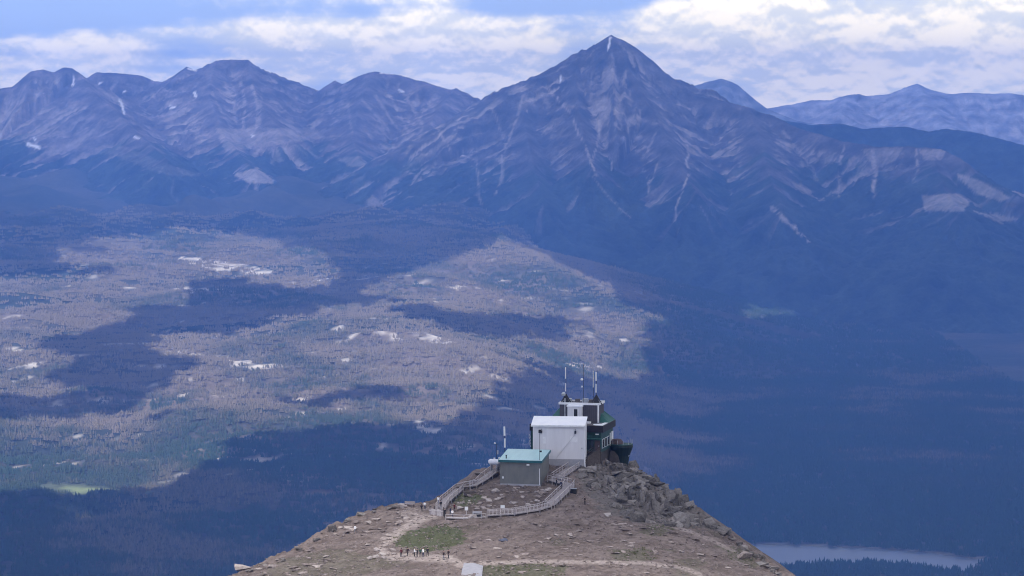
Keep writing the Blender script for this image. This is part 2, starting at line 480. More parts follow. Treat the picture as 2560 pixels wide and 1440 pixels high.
def mountain(name, label, x0, x1, y0, y1, step, ridges, treeline, colour, seed, snow=(), lines=(), fans=(), base=-40):
    xs = np.arange(x0, x1 + step, step); ys = np.arange(y0, y1 + step, step)
    X, Y = np.meshgrid(xs, ys)
    H = np.full(X.shape, -1e9); FLU = np.zeros(X.shape); FI = np.zeros(X.shape); D = np.zeros(X.shape)
    for k, (pts, kw) in enumerate(ridges):
        h, f, d, fi = ridge(X, Y, pts, seed=seed + 13 * k, **kw)
        b = h > H; H = np.where(b, h, H); FI = np.where(b, fi, FI); FLU = np.where(b, f, FLU); D = np.where(b, d, D)
    crag = sm(D, 5, 120)
    H = H + (fbm(X / 260, Y / 260, 6, seed + 3, 0.58) * 46 + ridged(X / 130, Y / 130, 5, seed + 4, 0.6) * 30 - 16) * (0.25 + 0.75 * crag)
    base_z = vz(X, Y)
    keep = H > base_z + base
    px, py = proj(X, Y, H)
    gy, gx = np.gradient(H, step); slope = np.hypot(gx, gy)
    n1 = fbm(X / 420, Y / 420, 5, seed + 6); n2 = fbm(X / 130, Y / 130, 4, seed + 7)
    tl = treeline + n1 * 190 + n2 * 70 + (FLU - 0.6) * 260
    tree = 1 - sm(H - tl, -45, 45)
    scree = sm(0.535 - FLU, 0.0, 0.10) * sm(D, 40, 260) * 0.6 * sm(n2, -0.5, 0.25)
    scree = np.maximum(scree, sm(n2 + 0.3 * n1, 0.30, 0.6) * 0.3)
    streak = sm(0.56 - FI, 0.0, 0.15) * sm(D, 30, 160) * sm(n1 + 0.8 * n2, -0.35, 0.3) * 0.75
    scree = np.maximum(scree, streak)
    gully = sm(0.49 - FLU, 0.0, 0.06) * sm(H - (tl - 260), 0, 150) * 0.8
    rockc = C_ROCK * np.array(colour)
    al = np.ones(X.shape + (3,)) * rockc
    strata = 0.5 + 0.5 * np.sin(H / 17 + n1 * 5)
    al = al * (0.72 + 0.5 * strata[..., None]) * (1 + 0.9 * n2[..., None]).clip(0.3, 2)
    far_k = 0.25 if y1 > 26000 else 1.0  # farthest range loses pale scree, haze put into its colour
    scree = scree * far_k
    al = al * (1 - scree[..., None]) + C_SCREE * scree[..., None]
    t = (tree * (1 - gully) * (1 - 0.6 * streak * sm(H - (tl - 200), 0, 200)))[..., None]
    al = al * (1 - t) + C_TREES * (1.15 + 1.1 * n2[..., None] + 0.7 * n1[..., None]).clip(0.3, 3) * t
    wx, wy = px + n2 * 9, py + n1 * 6
    for poly, v in fans:
        kk = (in_poly(wx, wy, poly) * v * (0.75 + 0.5 * n2))[..., None].clip(0, 1); al = al * (1 - kk) + C_SCREE * kk
    for pl, w, v in lines:
        dd = line_dist(px + n2 * 5, py, pl)[0]
        kk = ((1 - sm(dd, w * 0.3, w)) * v * 0.75 * sm(n2 + fbm(X / 45, Y / 45, 2, seed + 40), -0.5, 0.15))[..., None]; al = al * (1 - kk) + C_SCREE * 1.25 * kk
    for pl, w in snow:
        dd = line_dist(px + n2 * 2, py, pl)[0]
        kk = (1 - sm(dd, w * 0.5, w))[..., None]; al = al * (1 - kk) + C_SNOW * kk
    me, _ = grid_mesh(name, xs, ys, H, keep)
    set_alb(me, al.reshape(-1, 3), np_mesh.used)
    o = link(name, me, M_MOUNT)
    tag(o, label, kind='structure')
    HM.append((xs, ys, H))
    return o


HM = []
M_MOUNT = mat_attr('mountain_rock', 0.03, 0.40, 0.95, 0.8, 16.0, 0.045)

main_ridges = [
    ([(1185, 268, 19200), (1200, 257, 18900), (1220, 246, 19000), (1250, 236, 19000), (1290, 227, 19000), (1325, 192, 19000), (1348, 189, 19000), (1387, 168, 19000), (1418, 154, 19000), (1446, 131, 19000), (1473, 123, 19000),
      (1500, 104, 19000), (1527, 87, 19000), (1558, 100, 19000), (1590, 119, 19000), (1628, 149, 19000), (1663, 180, 19000), (1700, 211, 19000), (1750, 240, 18900), (1800, 250, 18800), (1870, 268, 18700), (1930, 287, 18600), (2000, 322, 18500)],
     dict(drop=430, L=560, s=0.15, amp=70)),
    ([(1527, 87, 19000), (1560, 150, 18800), (1600, 225, 18500), (1640, 300, 18100), (1690, 390, 17500), (1740, 480, 16900)], dict(drop=260, L=420, s=0.22, amp=60, fl=150)),
    ([(1300, 215, 19000), (1310, 300, 18400), (1330, 400, 17600), (1360, 500, 16900)], dict(drop=200, L=380, s=0.24, amp=60, fl=140)),
    ([(1446, 131, 19000), (1440, 210, 18650), (1450, 300, 18100), (1480, 420, 17300)], dict(drop=240, L=380, s=0.24, amp=55, fl=140)),
    ([(1870, 268, 18700), (1900, 350, 18000), (1930, 450, 17200), (1960, 530, 16500)], dict(drop=200, L=420, s=0.22, amp=50, fl=150)),
    ([(2000, 322, 18500), (2080, 345, 18200), (2180, 365, 17900), (2260, 366, 17700), (2350, 370, 17500), (2400, 396, 17300), (2440, 428, 17100), (2500, 468, 16900), (2580, 505, 16700), (2750, 560, 16400), (2950, 620, 16000)], dict(drop=240, L=380, s=0.2, amp=70, fl=190)),
    ([(2330, 380, 17500), (2360, 470, 16800), (2400, 530, 16200)], dict(drop=120, L=300, s=0.25, amp=40)),
]
G = []
mountain('mountain', 'tall pyramid shaped rocky peak at the centre right of the skyline', -1900, 4700, 14800, 20400, 10.5, main_ridges, 905, (0.9, 0.95, 1.05), 101,
         snow=[([(1526, 94), (1523, 108), (1521, 122)], 3.2), ([(1403, 190), (1402, 202)], 2.6)],
         lines=[([(1718, 362), (1722, 385), (1716, 405), (1724, 432), (1712, 460), (1700, 490), (1690, 520), (1687, 552)], 4, 1.0), ([(1930, 520), (1950, 538), (1965, 552), (1985, 568)], 9, 0.8), ([(1985, 562), (1992, 580), (2022, 602)], 5, 1.0),
                ([(1608, 426), (1618, 440), (1624, 462), (1622, 500)], 3.5, 0.85), ([(1642, 412), (1636, 432), (1624, 462)], 3.5, 0.85), ([(1365, 215), (1400, 255), (1425, 280), (1445, 330), (1470, 380), (1490, 440)], 4, 0.7), ([(1470, 270), (1490, 290), (1500, 310), (1495, 350), (1482, 400)], 4, 0.7),
                ([(1375, 235), (1420, 266), (1500, 272), (1520, 268), (1580, 292), (1650, 312)], 6, 0.3), ([(1080, 300), (1130, 380), (1190, 400), (1196, 440), (1196, 490), (1206, 515)], 4, 0.6), ([(1310, 240), (1295, 290), (1280, 330), (1255, 390), (1258, 440), (1238, 485)], 4.5, 0.6),
                ([(1230, 270), (1262, 350)], 4, 0.5), ([(1540, 310), (1570, 360), (1600, 380)], 4, 0.5), ([(1640, 330), (1620, 380)], 4, 0.5), ([(2180, 375), (2186, 420), (2184, 490)], 7, 0.6), ([(2230, 380), (2195, 420), (2184, 470)], 5, 0.5), ([(2290, 375), (2295, 420), (2285, 445)], 5, 0.6), ([(2110, 365), (2098, 420), (2098, 490)], 5, 0.55),
                ([(1960, 330), (2010, 390), (2045, 450)], 5, 0.4), ([(1480, 440), (1530, 500), (1575, 545)], 3, 0.4)],
         fans=[([(2300, 488), (2395, 484), (2425, 505), (2410, 528), (2312, 530)], 0.6), ([(2390, 430), (2450, 450), (2530, 495), (2500, 505), (2430, 480)], 0.6), ([(2430, 525), (2500, 540), (2550, 548), (2500, 556)], 0.6), ([(2150, 372), (2260, 368), (2240, 400), (2190, 420)], 0.5), ([(2300, 372), (2370, 372), (2350, 400), (2310, 400)], 0.5), ([(1650, 310), (1560, 100), (1700, 212), (1720, 260)], 0.12)])

left_ridges = [
    ([(-260, 245, 21600), (-120, 235, 21600), (0, 222, 21600), (30, 217, 21600), (75, 179, 21600), (105, 173, 21600), (135, 181, 21600), (160, 168, 21600), (180, 171, 21600), (200, 184, 21600), (230, 225, 21200), (280, 270, 20800), (340, 330, 20100), (420, 400, 19000)], dict(drop=300, L=600, s=0.19, amp=45, fl=190)),
    ([(210, 200, 22800), (240, 180, 22800), (300, 183, 22800), (355, 189, 22800), (375, 197, 22800), (408, 206, 22700), (440, 185, 22400), (467, 166, 22300), (487, 174, 22300), (515, 167, 22200), (540, 152, 22200), (578, 150, 22200), (620, 149, 22200), (640, 164, 22200), (655, 179, 22200),
      (690, 202, 22200), (740, 227, 22200), (780, 236, 22200), (800, 225, 22200), (838, 201, 22200), (855, 210, 22100), (900, 189, 22000), (935, 178, 22000), (970, 183, 22000), (1000, 188, 22000), (1060, 204, 21900), (1125, 224, 21800), (1140, 220, 21800), (1170, 239, 21800), (1190, 254, 21800), (1260, 290, 21800), (1400, 340, 21800)],
     dict(drop=470, L=650, s=0.11, amp=85, fl=160)),
    ([(935, 178, 22000), (900, 260, 21200), (880, 340, 20300), (900, 400, 19400), (1000, 470, 18300)], dict(drop=190, L=420, s=0.2, amp=60, fl=150)),
    ([(1140, 220, 21800), (1080, 300, 20700), (1060, 380, 19500), (1120, 490, 18000)], dict(drop=190, L=420, s=0.22, amp=60, fl=150)),
    ([(620, 149, 22200), (640, 240, 21500), (700, 330, 20400)], dict(drop=200, L=450, s=0.2, amp=60, fl=120)),
    ([(540, 152, 22200), (520, 230, 21500), (560, 340, 20400), (640, 430, 19000)], dict(drop=200, L=450, s=0.2, amp=60, fl=120)),
]
mountain('mountain', 'long range of fluted grey peaks on the left of the skyline', -5200, 900, 16800, 23800, 12, left_ridges, 980, (1.35, 1.3, 1.3), 211,
         snow=[([(184, 196), (182, 214)], 3), ([(297, 248), (304, 256), (310, 284)], 3.2), ([(486, 232), (490, 242)], 4), ([(425, 270), (436, 267)], 3), ([(68, 360), (84, 364), (98, 370)], 5.5), ([(336, 342), (348, 347)], 3), ([(629, 339), (635, 340)], 3), ([(950, 182), (985, 185)], 2.2), ([(998, 224), (1008, 230)], 2.5),
               ([(246, 210), (254, 206)], 2.5), ([(308, 230), (314, 228)], 2), ([(84, 344), (88, 349)], 2.5), ([(470, 172), (492, 177)], 2)],
         lines=[([(565, 215), (585, 260), (590, 310)], 5, 0.5), ([(600, 205), (612, 260), (608, 315)], 6, 0.6), ([(630, 215), (645, 260), (642, 320)], 6, 0.6), ([(655, 225), (648, 310)], 5, 0.5), ([(530, 230), (560, 290), (580, 320)], 5, 0.45), ([(905, 250), (960, 310), (1010, 370), (1030, 390)], 5, 0.55),
                ([(940, 240), (985, 310), (1035, 375)], 5, 0.55), ([(975, 240), (1020, 330), (1040, 380)], 5, 0.55), ([(1020, 250), (1055, 310), (1048, 375)], 5, 0.55), ([(870, 260), (880, 330)], 4, 0.4), ([(1080, 310), (1130, 390), (1170, 450)], 4, 0.5), ([(920, 335), (960, 380)], 5, 0.5), ([(1135, 518), (1185, 548)], 3.5, 0.8)],
         fans=[([(950, 360), (1060, 375), (1100, 420), (1138, 470), (1130, 498), (1105, 495), (1040, 440)], 0.75), ([(585, 435), (640, 418), (688, 452), (680, 462), (620, 456)], 0.9), ([(0, 270), (140, 260), (220, 330), (420, 410), (520, 440), (420, 440), (260, 380), (120, 372), (40, 350)], 0.22),  # last fan paints the sunlit pink slope in scree colour
               ([(540, 320), (780, 320), (820, 345), (700, 360), (560, 380)], 0.5), ([(0, 520), (110, 515), (130, 540), (60, 570), (0, 575)], 0.45), ([(840, 395), (900, 390), (930, 415), (880, 420)], 0.4), ([(645, 516), (690, 515), (700, 530), (655, 534)], 0.5), ([(900, 498), (960, 512), (1060, 540), (1000, 530)], 0.5)])

mountain('mountain', 'dark wooded ridge behind the right shoulder of the pyramid peak', 1300, 6500, 19500, 25500, 26,
         [([(1850, 300, 22000), (1918, 286, 22000), (1962, 302, 22000), (2022, 311, 22000), (2103, 308, 22000), (2164, 321, 22000), (2264, 317, 22000), (2320, 329, 22000), (2369, 321, 21800), (2425, 329, 21600), (2500, 347, 21400), (2580, 366, 21200), (2800, 400, 21000), (3100, 420, 21000)],
           dict(drop=150, L=600, s=0.17, amp=30, fl=260))], 1500, (1, 1, 1), 301, snow=[([(2490, 342), (2510, 346)], 1.8), ([(2530, 352), (2550, 358)], 1.8)])
mountain('mountain', 'pale blue domed peak just right of the pyramid peak', 900, 3800, 23500, 27000, 24,
         [([(1600, 240, 25000), (1680, 232, 25000), (1715, 219, 25000), (1760, 204, 25000), (1785, 199, 25000), (1801, 194, 25000), (1830, 204, 25000), (1848, 214, 25000), (1866, 229, 25000), (1890, 250, 25000), (1917, 269, 25000), (1990, 300, 25000), (2100, 320, 25000)], dict(drop=400, L=800, s=0.12, amp=60, fl=300))], 500, (0.9, 1.2, 1.6), 401)  # rock colour turned bluer, painting in distance haze
mountain('mountain', 'faint distant mountain range at the far right horizon', 1700, 8200, 26000, 30500, 32,
         [([(1820, 300, 28500), (1918, 271, 28500), (1980, 261, 28500), (2030, 249, 28500), (2070, 251, 28500), (2120, 237, 28500), (2150, 235, 28500), (2160, 239, 28500), (2220, 235, 28500), (2260, 221, 28500), (2280, 213, 28500), (2295, 209, 28500), (2312, 216, 28500), (2330, 224, 28500), (2370, 234, 28500),
            (2420, 232, 28500), (2480, 235, 28500), (2530, 233, 28500), (2580, 241, 28500), (2800, 240, 28500), (3100, 236, 28500)], dict(drop=500, L=1200, s=0.1, amp=90, fl=420)),
          ([(2295, 209, 28500), (2330, 270, 27700), (2380, 320, 26800)], dict(drop=250, L=700, s=0.15, amp=60, fl=300)), ([(2120, 237, 28500), (2100, 280, 27700)], dict(drop=250, L=700, s=0.15, amp=60, fl=300))], 500, (1.3, 1.6, 2.0), 501)  # rock tinted paler and bluer to add haze by colour


def surf_z(x, y):
    """height of the land under a point, valley or mountain"""
    z = vz(x, y)
    for xs, ys, H in HM[:3]:
        i = np.round((x - xs[0]) / (xs[1] - xs[0])).astype(int); j = np.round((y - ys[0]) / (ys[1] - ys[0])).astype(int)
        ok = (i >= 0) & (i < len(xs)) & (j >= 0) & (j < len(ys))
        z = np.where(ok, np.maximum(z, H[np.clip(j, 0, len(ys) - 1), np.clip(i, 0, len(xs) - 1)]), z)
    return z


# ==================================================================== CLOUDS that shade the land (high above, out of the picture)
LIT = [[(130, 650), (300, 600), (440, 575), (640, 592), (800, 650), (830, 690), (760, 735), (640, 705), (500, 720), (430, 760), (330, 790), (190, 850), (40, 870), (-200, 900), (-200, 760), (60, 740), (230, 690)],
       [(1010, 680), (1120, 640), (1250, 596), (1370, 640), (1480, 715), (1600, 775), (1660, 815), (1500, 815), (1330, 800), (1170, 790), (960, 770), (900, 745)],
       [(700, 790), (860, 765), (1000, 790), (1150, 830), (1330, 850), (1420, 822), (1560, 828), (1590, 855), (1560, 905), (1500, 930), (1300, 915), (1230, 965), (1215, 1000), (1120, 1075), (850, 1076), (640, 1085), (520, 1100), (470, 1075), (300, 1025), (330, 985), (460, 960), (420, 900), (300, 880), (400, 845), (560, 850)],
       [(-300, 1055), (120, 1045), (320, 1040), (520, 1095), (500, 1130), (470, 1180), (370, 1230), (150, 1245), (-300, 1240)],
       [(-300, 860), (60, 860), (160, 900), (130, 960), (200, 1000), (60, 1010), (-300, 1010)],
       [(1405, 900), (1440, 880), (1510, 890), (1530, 925), (1420, 935)],
       [(1800, 790), (1840, 765), (1930, 760), (1960, 775), (1880, 800), (1830, 815)],
       [(1340, 822), (1440, 812), (1600, 818), (1612, 870), (1570, 945), (1380, 950), (1330, 885)], [(-300, 680), (180, 690), (230, 760), (60, 800), (-300, 850)],
       [(120, 1265), (200, 1280), (170, 1330), (90, 1300)]]
DARK = [[(1090, 640), (880, 620), (860, 560), (1100, 560)], [(700, 1000), (950, 980), (1000, 1010), (800, 1030)], [(1250, 800), (1420, 790), (1420, 820), (1330, 845)]]
DZ = 3300.0
cx_ = np.arange(-12000, 9001, 62.0); cy_ = np.arange(-9000, 25001, 66.0)
CX, CY = np.meshgrid(cx_, cy_)
gz_ = np.full(CX.shape, 300.0)
for _ in range(6):
    k_ = (DZ - gz_) / S[2]; GX, GY = CX - S[0] * k_, CY - S[1] * k_
    gz_ = 0.5 * gz_ + 0.5 * surf_z(GX, GY)
k_ = (DZ - gz_) / S[2]; GX, GY = CX - S[0] * k_, CY - S[1] * k_
cpx, cpy = proj(GX, GY, gz_)
inview = (GY > 5500) & (GY < 23500) & (cpx > -420) & (cpx < 2980)
nz_a = fbm(GX / 420, GY / 420, 5, 71); nz_b = fbm(GX / 420 + 40, GY / 420, 5, 75)
qx, qy = cpx + nz_a * 110, cpy + nz_b * 30
lit = np.zeros(CX.shape)
for pl in LIT:
    d_ = line_dist(qx, qy, pl, True)[0] / 22.0
    lit = np.maximum(lit, np.where(in_poly(qx, qy, pl), 0.5 + np.minimum(d_, 1) * 0.5, 0.5 - np.minimum(d_, 1) * 0.5))
for pl in DARK:
    lit = np.where(in_poly(qx, qy, pl), 0.0, lit)
# small holes and wisps
lit = lit + np.where((lit > 0.02) & (lit < 0.98), 0.42 * fbm(GX / 120, GY / 120, 3, 79), 0)
lit = np.where(lit > 0.5, lit - 0.75 * sm(fbm(GX / 300, GY / 210, 4, 83), 0.38, 0.55), lit)
elsewhere = sm(fbm(GX / 2600, GY / 2600, 4, 88), -0.05, 0.10)
lit = np.where(inview, lit, np.where((np.hypot(GX, GY - 300) < 2600), 0.0, elsewhere))
thick = np.clip(0.5 - lit, 0, 0.5) * 2
cloudy = lit < 0.52
puff = 0.5 + 0.5 * fbm(CX / 300, CY / 300, 4, 91)
topz = DZ + 40 + thick * (120 + 260 * puff); botz = DZ - thick * 40 * (0.5 + fbm(CX / 200, CY / 200, 3, 95))
nv = CX.size
i_ = np.arange(len(cx_) - 1)[None, :] + (np.arange(len(cy_) - 1) * len(cx_))[:, None]
q_ = np.stack([i_, i_ + 1, i_ + 1 + len(cx_), i_ + len(cx_)], -1).reshape(-1, 4)
q_ = q_[cloudy.ravel()[q_].sum(1) >= 3]
co_ = np.concatenate([np.stack([CX.ravel(), CY.ravel(), topz.ravel()], 1), np.stack([CX.ravel(), CY.ravel(), botz.ravel()], 1)])
cme = np_mesh('cloud_bank', co_, np.concatenate([q_, q_[:, ::-1] + nv]), True)
thin = np.clip(1 - np.hypot(GX, GY - 580) / 1300, 0, 1); thin = (thin > 0.3) * 1.0  # unseen cloud thinned above the station to add direct sun there
mt_m = (GY > 14500) & (cpy < 560) & inview
thin = np.where(mt_m, (0.50 + 0.38 * (1 - sm(cpx, 900, 1300)) + 0.15 * sm(cpx, 1900, 2300)) * (0.75 + 0.6 * fbm(GX / 900, GY / 900, 3, 99)), thin).clip(0, 1.15)  # thinned over the mountains too, for soft partial sun
thin = np.where(inview & (cpy > 470) & (cpy < 660) & (cpx < 1150), np.maximum(thin, 0.55 * sm(fbm(GX / 700, GY / 700, 4, 103), -0.2, 0.3)), thin)
thin = np.concatenate([thin, thin], None)
ta = cme.attributes.new('thin', 'FLOAT', 'POINT'); ta.data.foreach_set('value', thin[np_mesh.used].astype(np.float32))
M_CLOUD = bpy.data.materials.new('cloud'); M_CLOUD.use_nodes = True
nt_ = M_CLOUD.node_tree; nt_.nodes.clear()
tr_ = nt_.nodes.new('ShaderNodeBsdfTranslucent'); tr_.inputs[0].default_value = (0.95, 0.96, 0.98, 1)
df_ = nt_.nodes.new('ShaderNodeBsdfDiffuse'); df_.inputs[0].default_value = (0.92, 0.92, 0.95, 1)
mx_ = nt_.nodes.new('ShaderNodeMixShader'); mx_.inputs[0].default_value = 0.36
ou_ = nt_.nodes.new('ShaderNodeOutputMaterial')
nt_.links.new(tr_.outputs[0], mx_.inputs[1]); nt_.links.new(df_.outputs[0], mx_.inputs[2])
tp_ = nt_.nodes.new('ShaderNodeBsdfTransparent'); at_ = nt_.nodes.new('ShaderNodeAttribute'); at_.attribute_name = 'thin'
ml_ = nt_.nodes.new('ShaderNodeMath'); ml_.operation = 'MULTIPLY'; ml_.inputs[1].default_value = 0.60; nt_.links.new(at_.outputs['Fac'], ml_.inputs[0])
mt_ = nt_.nodes.new('ShaderNodeMixShader'); nt_.links.new(ml_.outputs[0], mt_.inputs[0]); nt_.links.new(mx_.outputs[0], mt_.inputs[1]); nt_.links.new(tp_.outputs[0], mt_.inputs[2])
nt_.links.new(mt_.outputs[0], ou_.inputs[0])
tag(link('cloud_bank', cme, M_CLOUD), 'broken white cloud layer high above the valley', 'cloud', kind='stuff')

# ==================================================================== HAZE
hz = MB().box(-12000, 12000, -3000, 31500, 2, 1850).build('haze', None)
M_HAZE = bpy.data.materials.new('haze'); M_HAZE.use_nodes = True
nt_ = M_HAZE.node_tree; nt_.nodes.clear()
pv_ = nt_.nodes.new('ShaderNodeVolumePrincipled'); ou_ = nt_.nodes.new('ShaderNodeOutputMaterial')
pv_.inputs['Color'].default_value = (*HAZE_COLOR, 1); pv_.inputs['Density'].default_value = HAZE_DENSITY
pv_.inputs['Anisotropy'].default_value = 0.0
nt_.links.new(pv_.outputs[0], ou_.inputs['Volume'])
hz.data.materials.append(M_HAZE)
tag(hz, 'thin blue mountain haze filling the air', kind='stuff')

# ==================================================================== FOREST in the valley
def clump_mesh(name, seed, n=22, rad=20.0):
    r = random.Random(seed); vs = []; fs = []; cols = []
    for _ in range(n):
        a = r.uniform(0, 6.283); q = rad * math.sqrt(r.random()); x, y = q * math.cos(a), q * math.sin(a)
        h = 5 + 13 * r.random() ** 1.5; w = h * r.uniform(0.19, 0.30); red = r.random()
        for z0, z1, ww in ((0.08, 0.62, 1.0), (0.42, 1.0, 0.68)):
            o = len(vs); m = 5; ph = r.uniform(0, 6)
            for i in range(m):
                t = ph + 6.283 * i / m; k = w * ww * r.uniform(0.75, 1.25)
                vs.append((x + k * math.cos(t), y + k * math.sin(t), h * z0 + r.uniform(-0.5, 0.5)))
            vs.append((x, y, h * z1)); cols += [red] * (m + 1)
            fs += [(o + i, o + (i + 1) % m, o + m) for i in range(m)]
        o = len(vs); vs += [(x - 0.25, y, -6), (x + 0.25, y, -6), (x, y, h * 0.3)]; cols += [red] * 3; fs.append((o, o + 1, o + 2))
    me = bpy.data.meshes.new(name); me.from_pydata(vs, [], fs); me.update()
    at = me.attributes.new('tint', 'FLOAT', 'POINT'); at.data.foreach_set('value', np.array(cols, np.float32))
    me.materials.append(M_TREE)
    return bpy.data.objects.new(name, me)


M_TREE, N_, L_, b_ = new_mat('conifers')
b_.inputs['Roughness'].default_value = 0.9; b_.inputs['Specular IOR Level'].default_value = 0.1
a_ = N_.new('ShaderNodeAttribute'); a_.attribute_name = 'tint'
g_ = N_.new('ShaderNodeNewGeometry')
t_ = N_.new('ShaderNodeTexNoise'); t_.inputs['Scale'].default_value = 0.0016; t_.inputs['Detail'].default_value = 5; t_.inputs['Roughness'].default_value = 0.6
L_.new(g_.outputs['Position'], t_.inputs['Vector'])
mr_ = N_.new('ShaderNodeMapRange'); mr_.inputs[1].default_value = 0.36; mr_.inputs[2].default_value = 0.60; mr_.inputs[3].default_value = -0.25; mr_.inputs[4].default_value = 0.75; L_.new(t_.outputs[0], mr_.inputs[0])
sep_ = N_.new('ShaderNodeSeparateXYZ'); L_.new(g_.outputs['Position'], sep_.inputs[0])
ax_ = N_.new('ShaderNodeMapRange'); ax_.inputs[1].default_value = 9000; ax_.inputs[2].default_value = 9900; ax_.inputs[3].default_value = -0.55; ax_.inputs[4].default_value = 0.12; L_.new(sep_.outputs[1], ax_.inputs[0])
ad_ = N_.new('ShaderNodeMath'); ad_.operation = 'ADD'; L_.new(mr_.outputs[0], ad_.inputs[0]); L_.new(ax_.outputs[0], ad_.inputs[1])
ad2_ = N_.new('ShaderNodeMath'); ad2_.operation = 'ADD'; bx_ = N_.new('ShaderNodeMapRange'); bx_.inputs[1].default_value = 420; bx_.inputs[2].default_value = 900; bx_.inputs[3].default_value = 0.0; bx_.inputs[4].default_value = -0.7; L_.new(sep_.outputs[0], bx_.inputs[0])  # trees at right tinted dark green to carry the cloud shade
ad3_ = N_.new('ShaderNodeMath'); ad3_.operation = 'ADD'; L_.new(ad_.outputs[0], ad3_.inputs[0]); L_.new(bx_.outputs[0], ad3_.inputs[1])
L_.new(ad3_.outputs[0], ad2_.inputs[0]); tm_ = N_.new('ShaderNodeMath'); tm_.operation = 'MULTIPLY_ADD'; tm_.inputs[1].default_value = 0.22; tm_.inputs[2].default_value = 0.38; L_.new(a_.outputs['Fac'], tm_.inputs[0]); L_.new(tm_.outputs[0], ad2_.inputs[1])
rp_ = N_.new('ShaderNodeValToRGB'); e = rp_.color_ramp.elements
e[0].position = 0.0; e[0].color = (0.045, 0.074, 0.045, 1); e[1].position = 1.0; e[1].color = (0.205, 0.172, 0.122, 1)
for p_, c_ in ((0.45, (0.060, 0.078, 0.048, 1)), (0.66, (0.128, 0.118, 0.080, 1))):
    q_ = e.new(p_); q_.color = c_
L_.new(ad2_.outputs[0], rp_.inputs[0]); L_.new(rp_.outputs[0], b_.inputs['Base Color'])

CLUMPS = bpy.data.collections.new('conifer_clumps')
for i in range(5): CLUMPS.objects.link(clump_mesh('conifer_clump', 40 + i))
cell = 31.0
fx, fy = np.meshgrid(np.arange(-2700, 2900, cell), np.arange(7250, 12600, cell))
f2x, f2y = np.meshgrid(np.arange(-2900, 2200, 40.0), np.arange(12600, 17200, 44.0))
fx = np.concatenate([fx.ravel(), f2x.ravel()]); fy = np.concatenate([fy.ravel(), f2y.ravel()])
fx = (fx + RNG.uniform(-0.5, 0.5, fx.shape) * cell).ravel(); fy = (fy + RNG.uniform(-0.5, 0.5, fy.shape) * cell).ravel()
fz = vz(fx, fy); fpx, fpy = proj(fx, fy, fz)
ok = (fpx > -500) & (fpx < 3050) & (fpy < 1560)
ok &= ~in_poly(fx, fy, LAKE) & (line_dist(fx, fy, LAKE, True)[0] > 16)
bad = np.zeros(fx.shape, bool)
for c in CLIFFS: bad |= in_poly(fpx, fpy, c) & (RNG.random(fx.shape) < 0.6)
bad |= in_poly(fpx, fpy, [(85, 1212), (150, 1210), (260, 1217), (300, 1224), (220, 1236), (150, 1232)])
bad |= (BL(fx, fy) > 0.93) & (fpx < 1600) & (RNG.random(fx.shape) < 0.75)
bad |= (fbm(fx / 240 + 7, fy / 150, 4, 15) > 0.34) & (RNG.random(fx.shape) < 0.7)
ok &= ~bad
pts = np.stack([fx[ok], fy[ok], fz[ok]], 1)
fme = bpy.data.meshes.new('forest'); fme.vertices.add(len(pts)); fme.vertices.foreach_set('co', pts.astype(np.float32).ravel()); fme.update()
forest = link('forest', fme); fme.materials.append(M_TREE)
ng = bpy.data.node_groups.new('forest', 'GeometryNodeTree')
ng.interface.new_socket('Geometry', in_out='INPUT', socket_type='NodeSocketGeometry'); ng.interface.new_socket('Geometry', in_out='OUTPUT', socket_type='NodeSocketGeometry')
gi = ng.nodes.new('NodeGroupInput'); go = ng.nodes.new('NodeGroupOutput')
ip = ng.nodes.new('GeometryNodeInstanceOnPoints'); ci = ng.nodes.new('GeometryNodeCollectionInfo')
ci.inputs['Collection'].default_value = CLUMPS; ci.inputs['Separate Children'].default_value = True; ci.inputs['Reset Children'].default_value = True
rr = ng.nodes.new('FunctionNodeRandomValue'); rr.data_type = 'FLOAT_VECTOR'; rr.inputs['Max'].default_value = (0, 0, 6.283)
rs = ng.nodes.new('FunctionNodeRandomValue'); rs.data_type = 'FLOAT'; rs.inputs[2].default_value = 0.75; rs.inputs[3].default_value = 1.2
m2p = ng.nodes.new('GeometryNodeMeshToPoints')
ng.links.new(gi.outputs[0], m2p.inputs['Mesh']); ng.links.new(m2p.outputs[0], ip.inputs['Points']); ng.links.new(ci.outputs[0], ip.inputs['Instance'])
ip.inputs['Pick Instance'].default_value = True
ng.links.new(rr.outputs[0], ip.inputs['Rotation']); ng.links.new(rs.outputs[1], ip.inputs['Scale']); ng.links.new(ip.outputs[0], go.inputs[0])
md = forest.modifiers.new('forest', 'NODES'); md.node_group = ng
tag(forest, 'dense conifer forest covering the valley floor and benches', 'forest', kind='stuff')

# ==================================================================== THE ROCKY SHOULDER in the foreground
CTRL_PX = [(1280, 1440, 520), (900, 1440, 530), (1600, 1440, 522), (700, 1440, 545), (1850, 1440, 538), (1280, 1370, 546), (1000, 1372, 556), (800, 1380, 562), (1600, 1370, 550), (1760, 1385, 556),
           (1280, 1302, 575), (1000, 1312, 580), (1100, 1300, 578), (1500, 1310, 572), (1680, 1330, 572), (1150, 1262, 590), (1300, 1252, 590), (1450, 1250, 588), (1600, 1265, 592), (1300, 1213, 601), (1380, 1204, 602), (1200, 1216, 602),
           (1470, 1195, 606), (1400, 1160, 613), (1480, 1148, 621), (1560, 1163, 629), (1530, 1185, 617), (1620, 1200, 622), (1700, 1255, 607), (1780, 1310, 592), (1850, 1365, 575), (1960, 1440, 550),
           (590, 1440, 557), (720, 1385, 571), (850, 1310, 589), (930, 1277, 597), (1000, 1264, 600), (1060, 1266, 601), (1110, 1248, 604), (1170, 1208, 609), (1235, 1168, 614), (1330, 1150, 622), (1430, 1140, 636)]
CTRL = [tuple(P(*c)) for c in CTRL_PX]
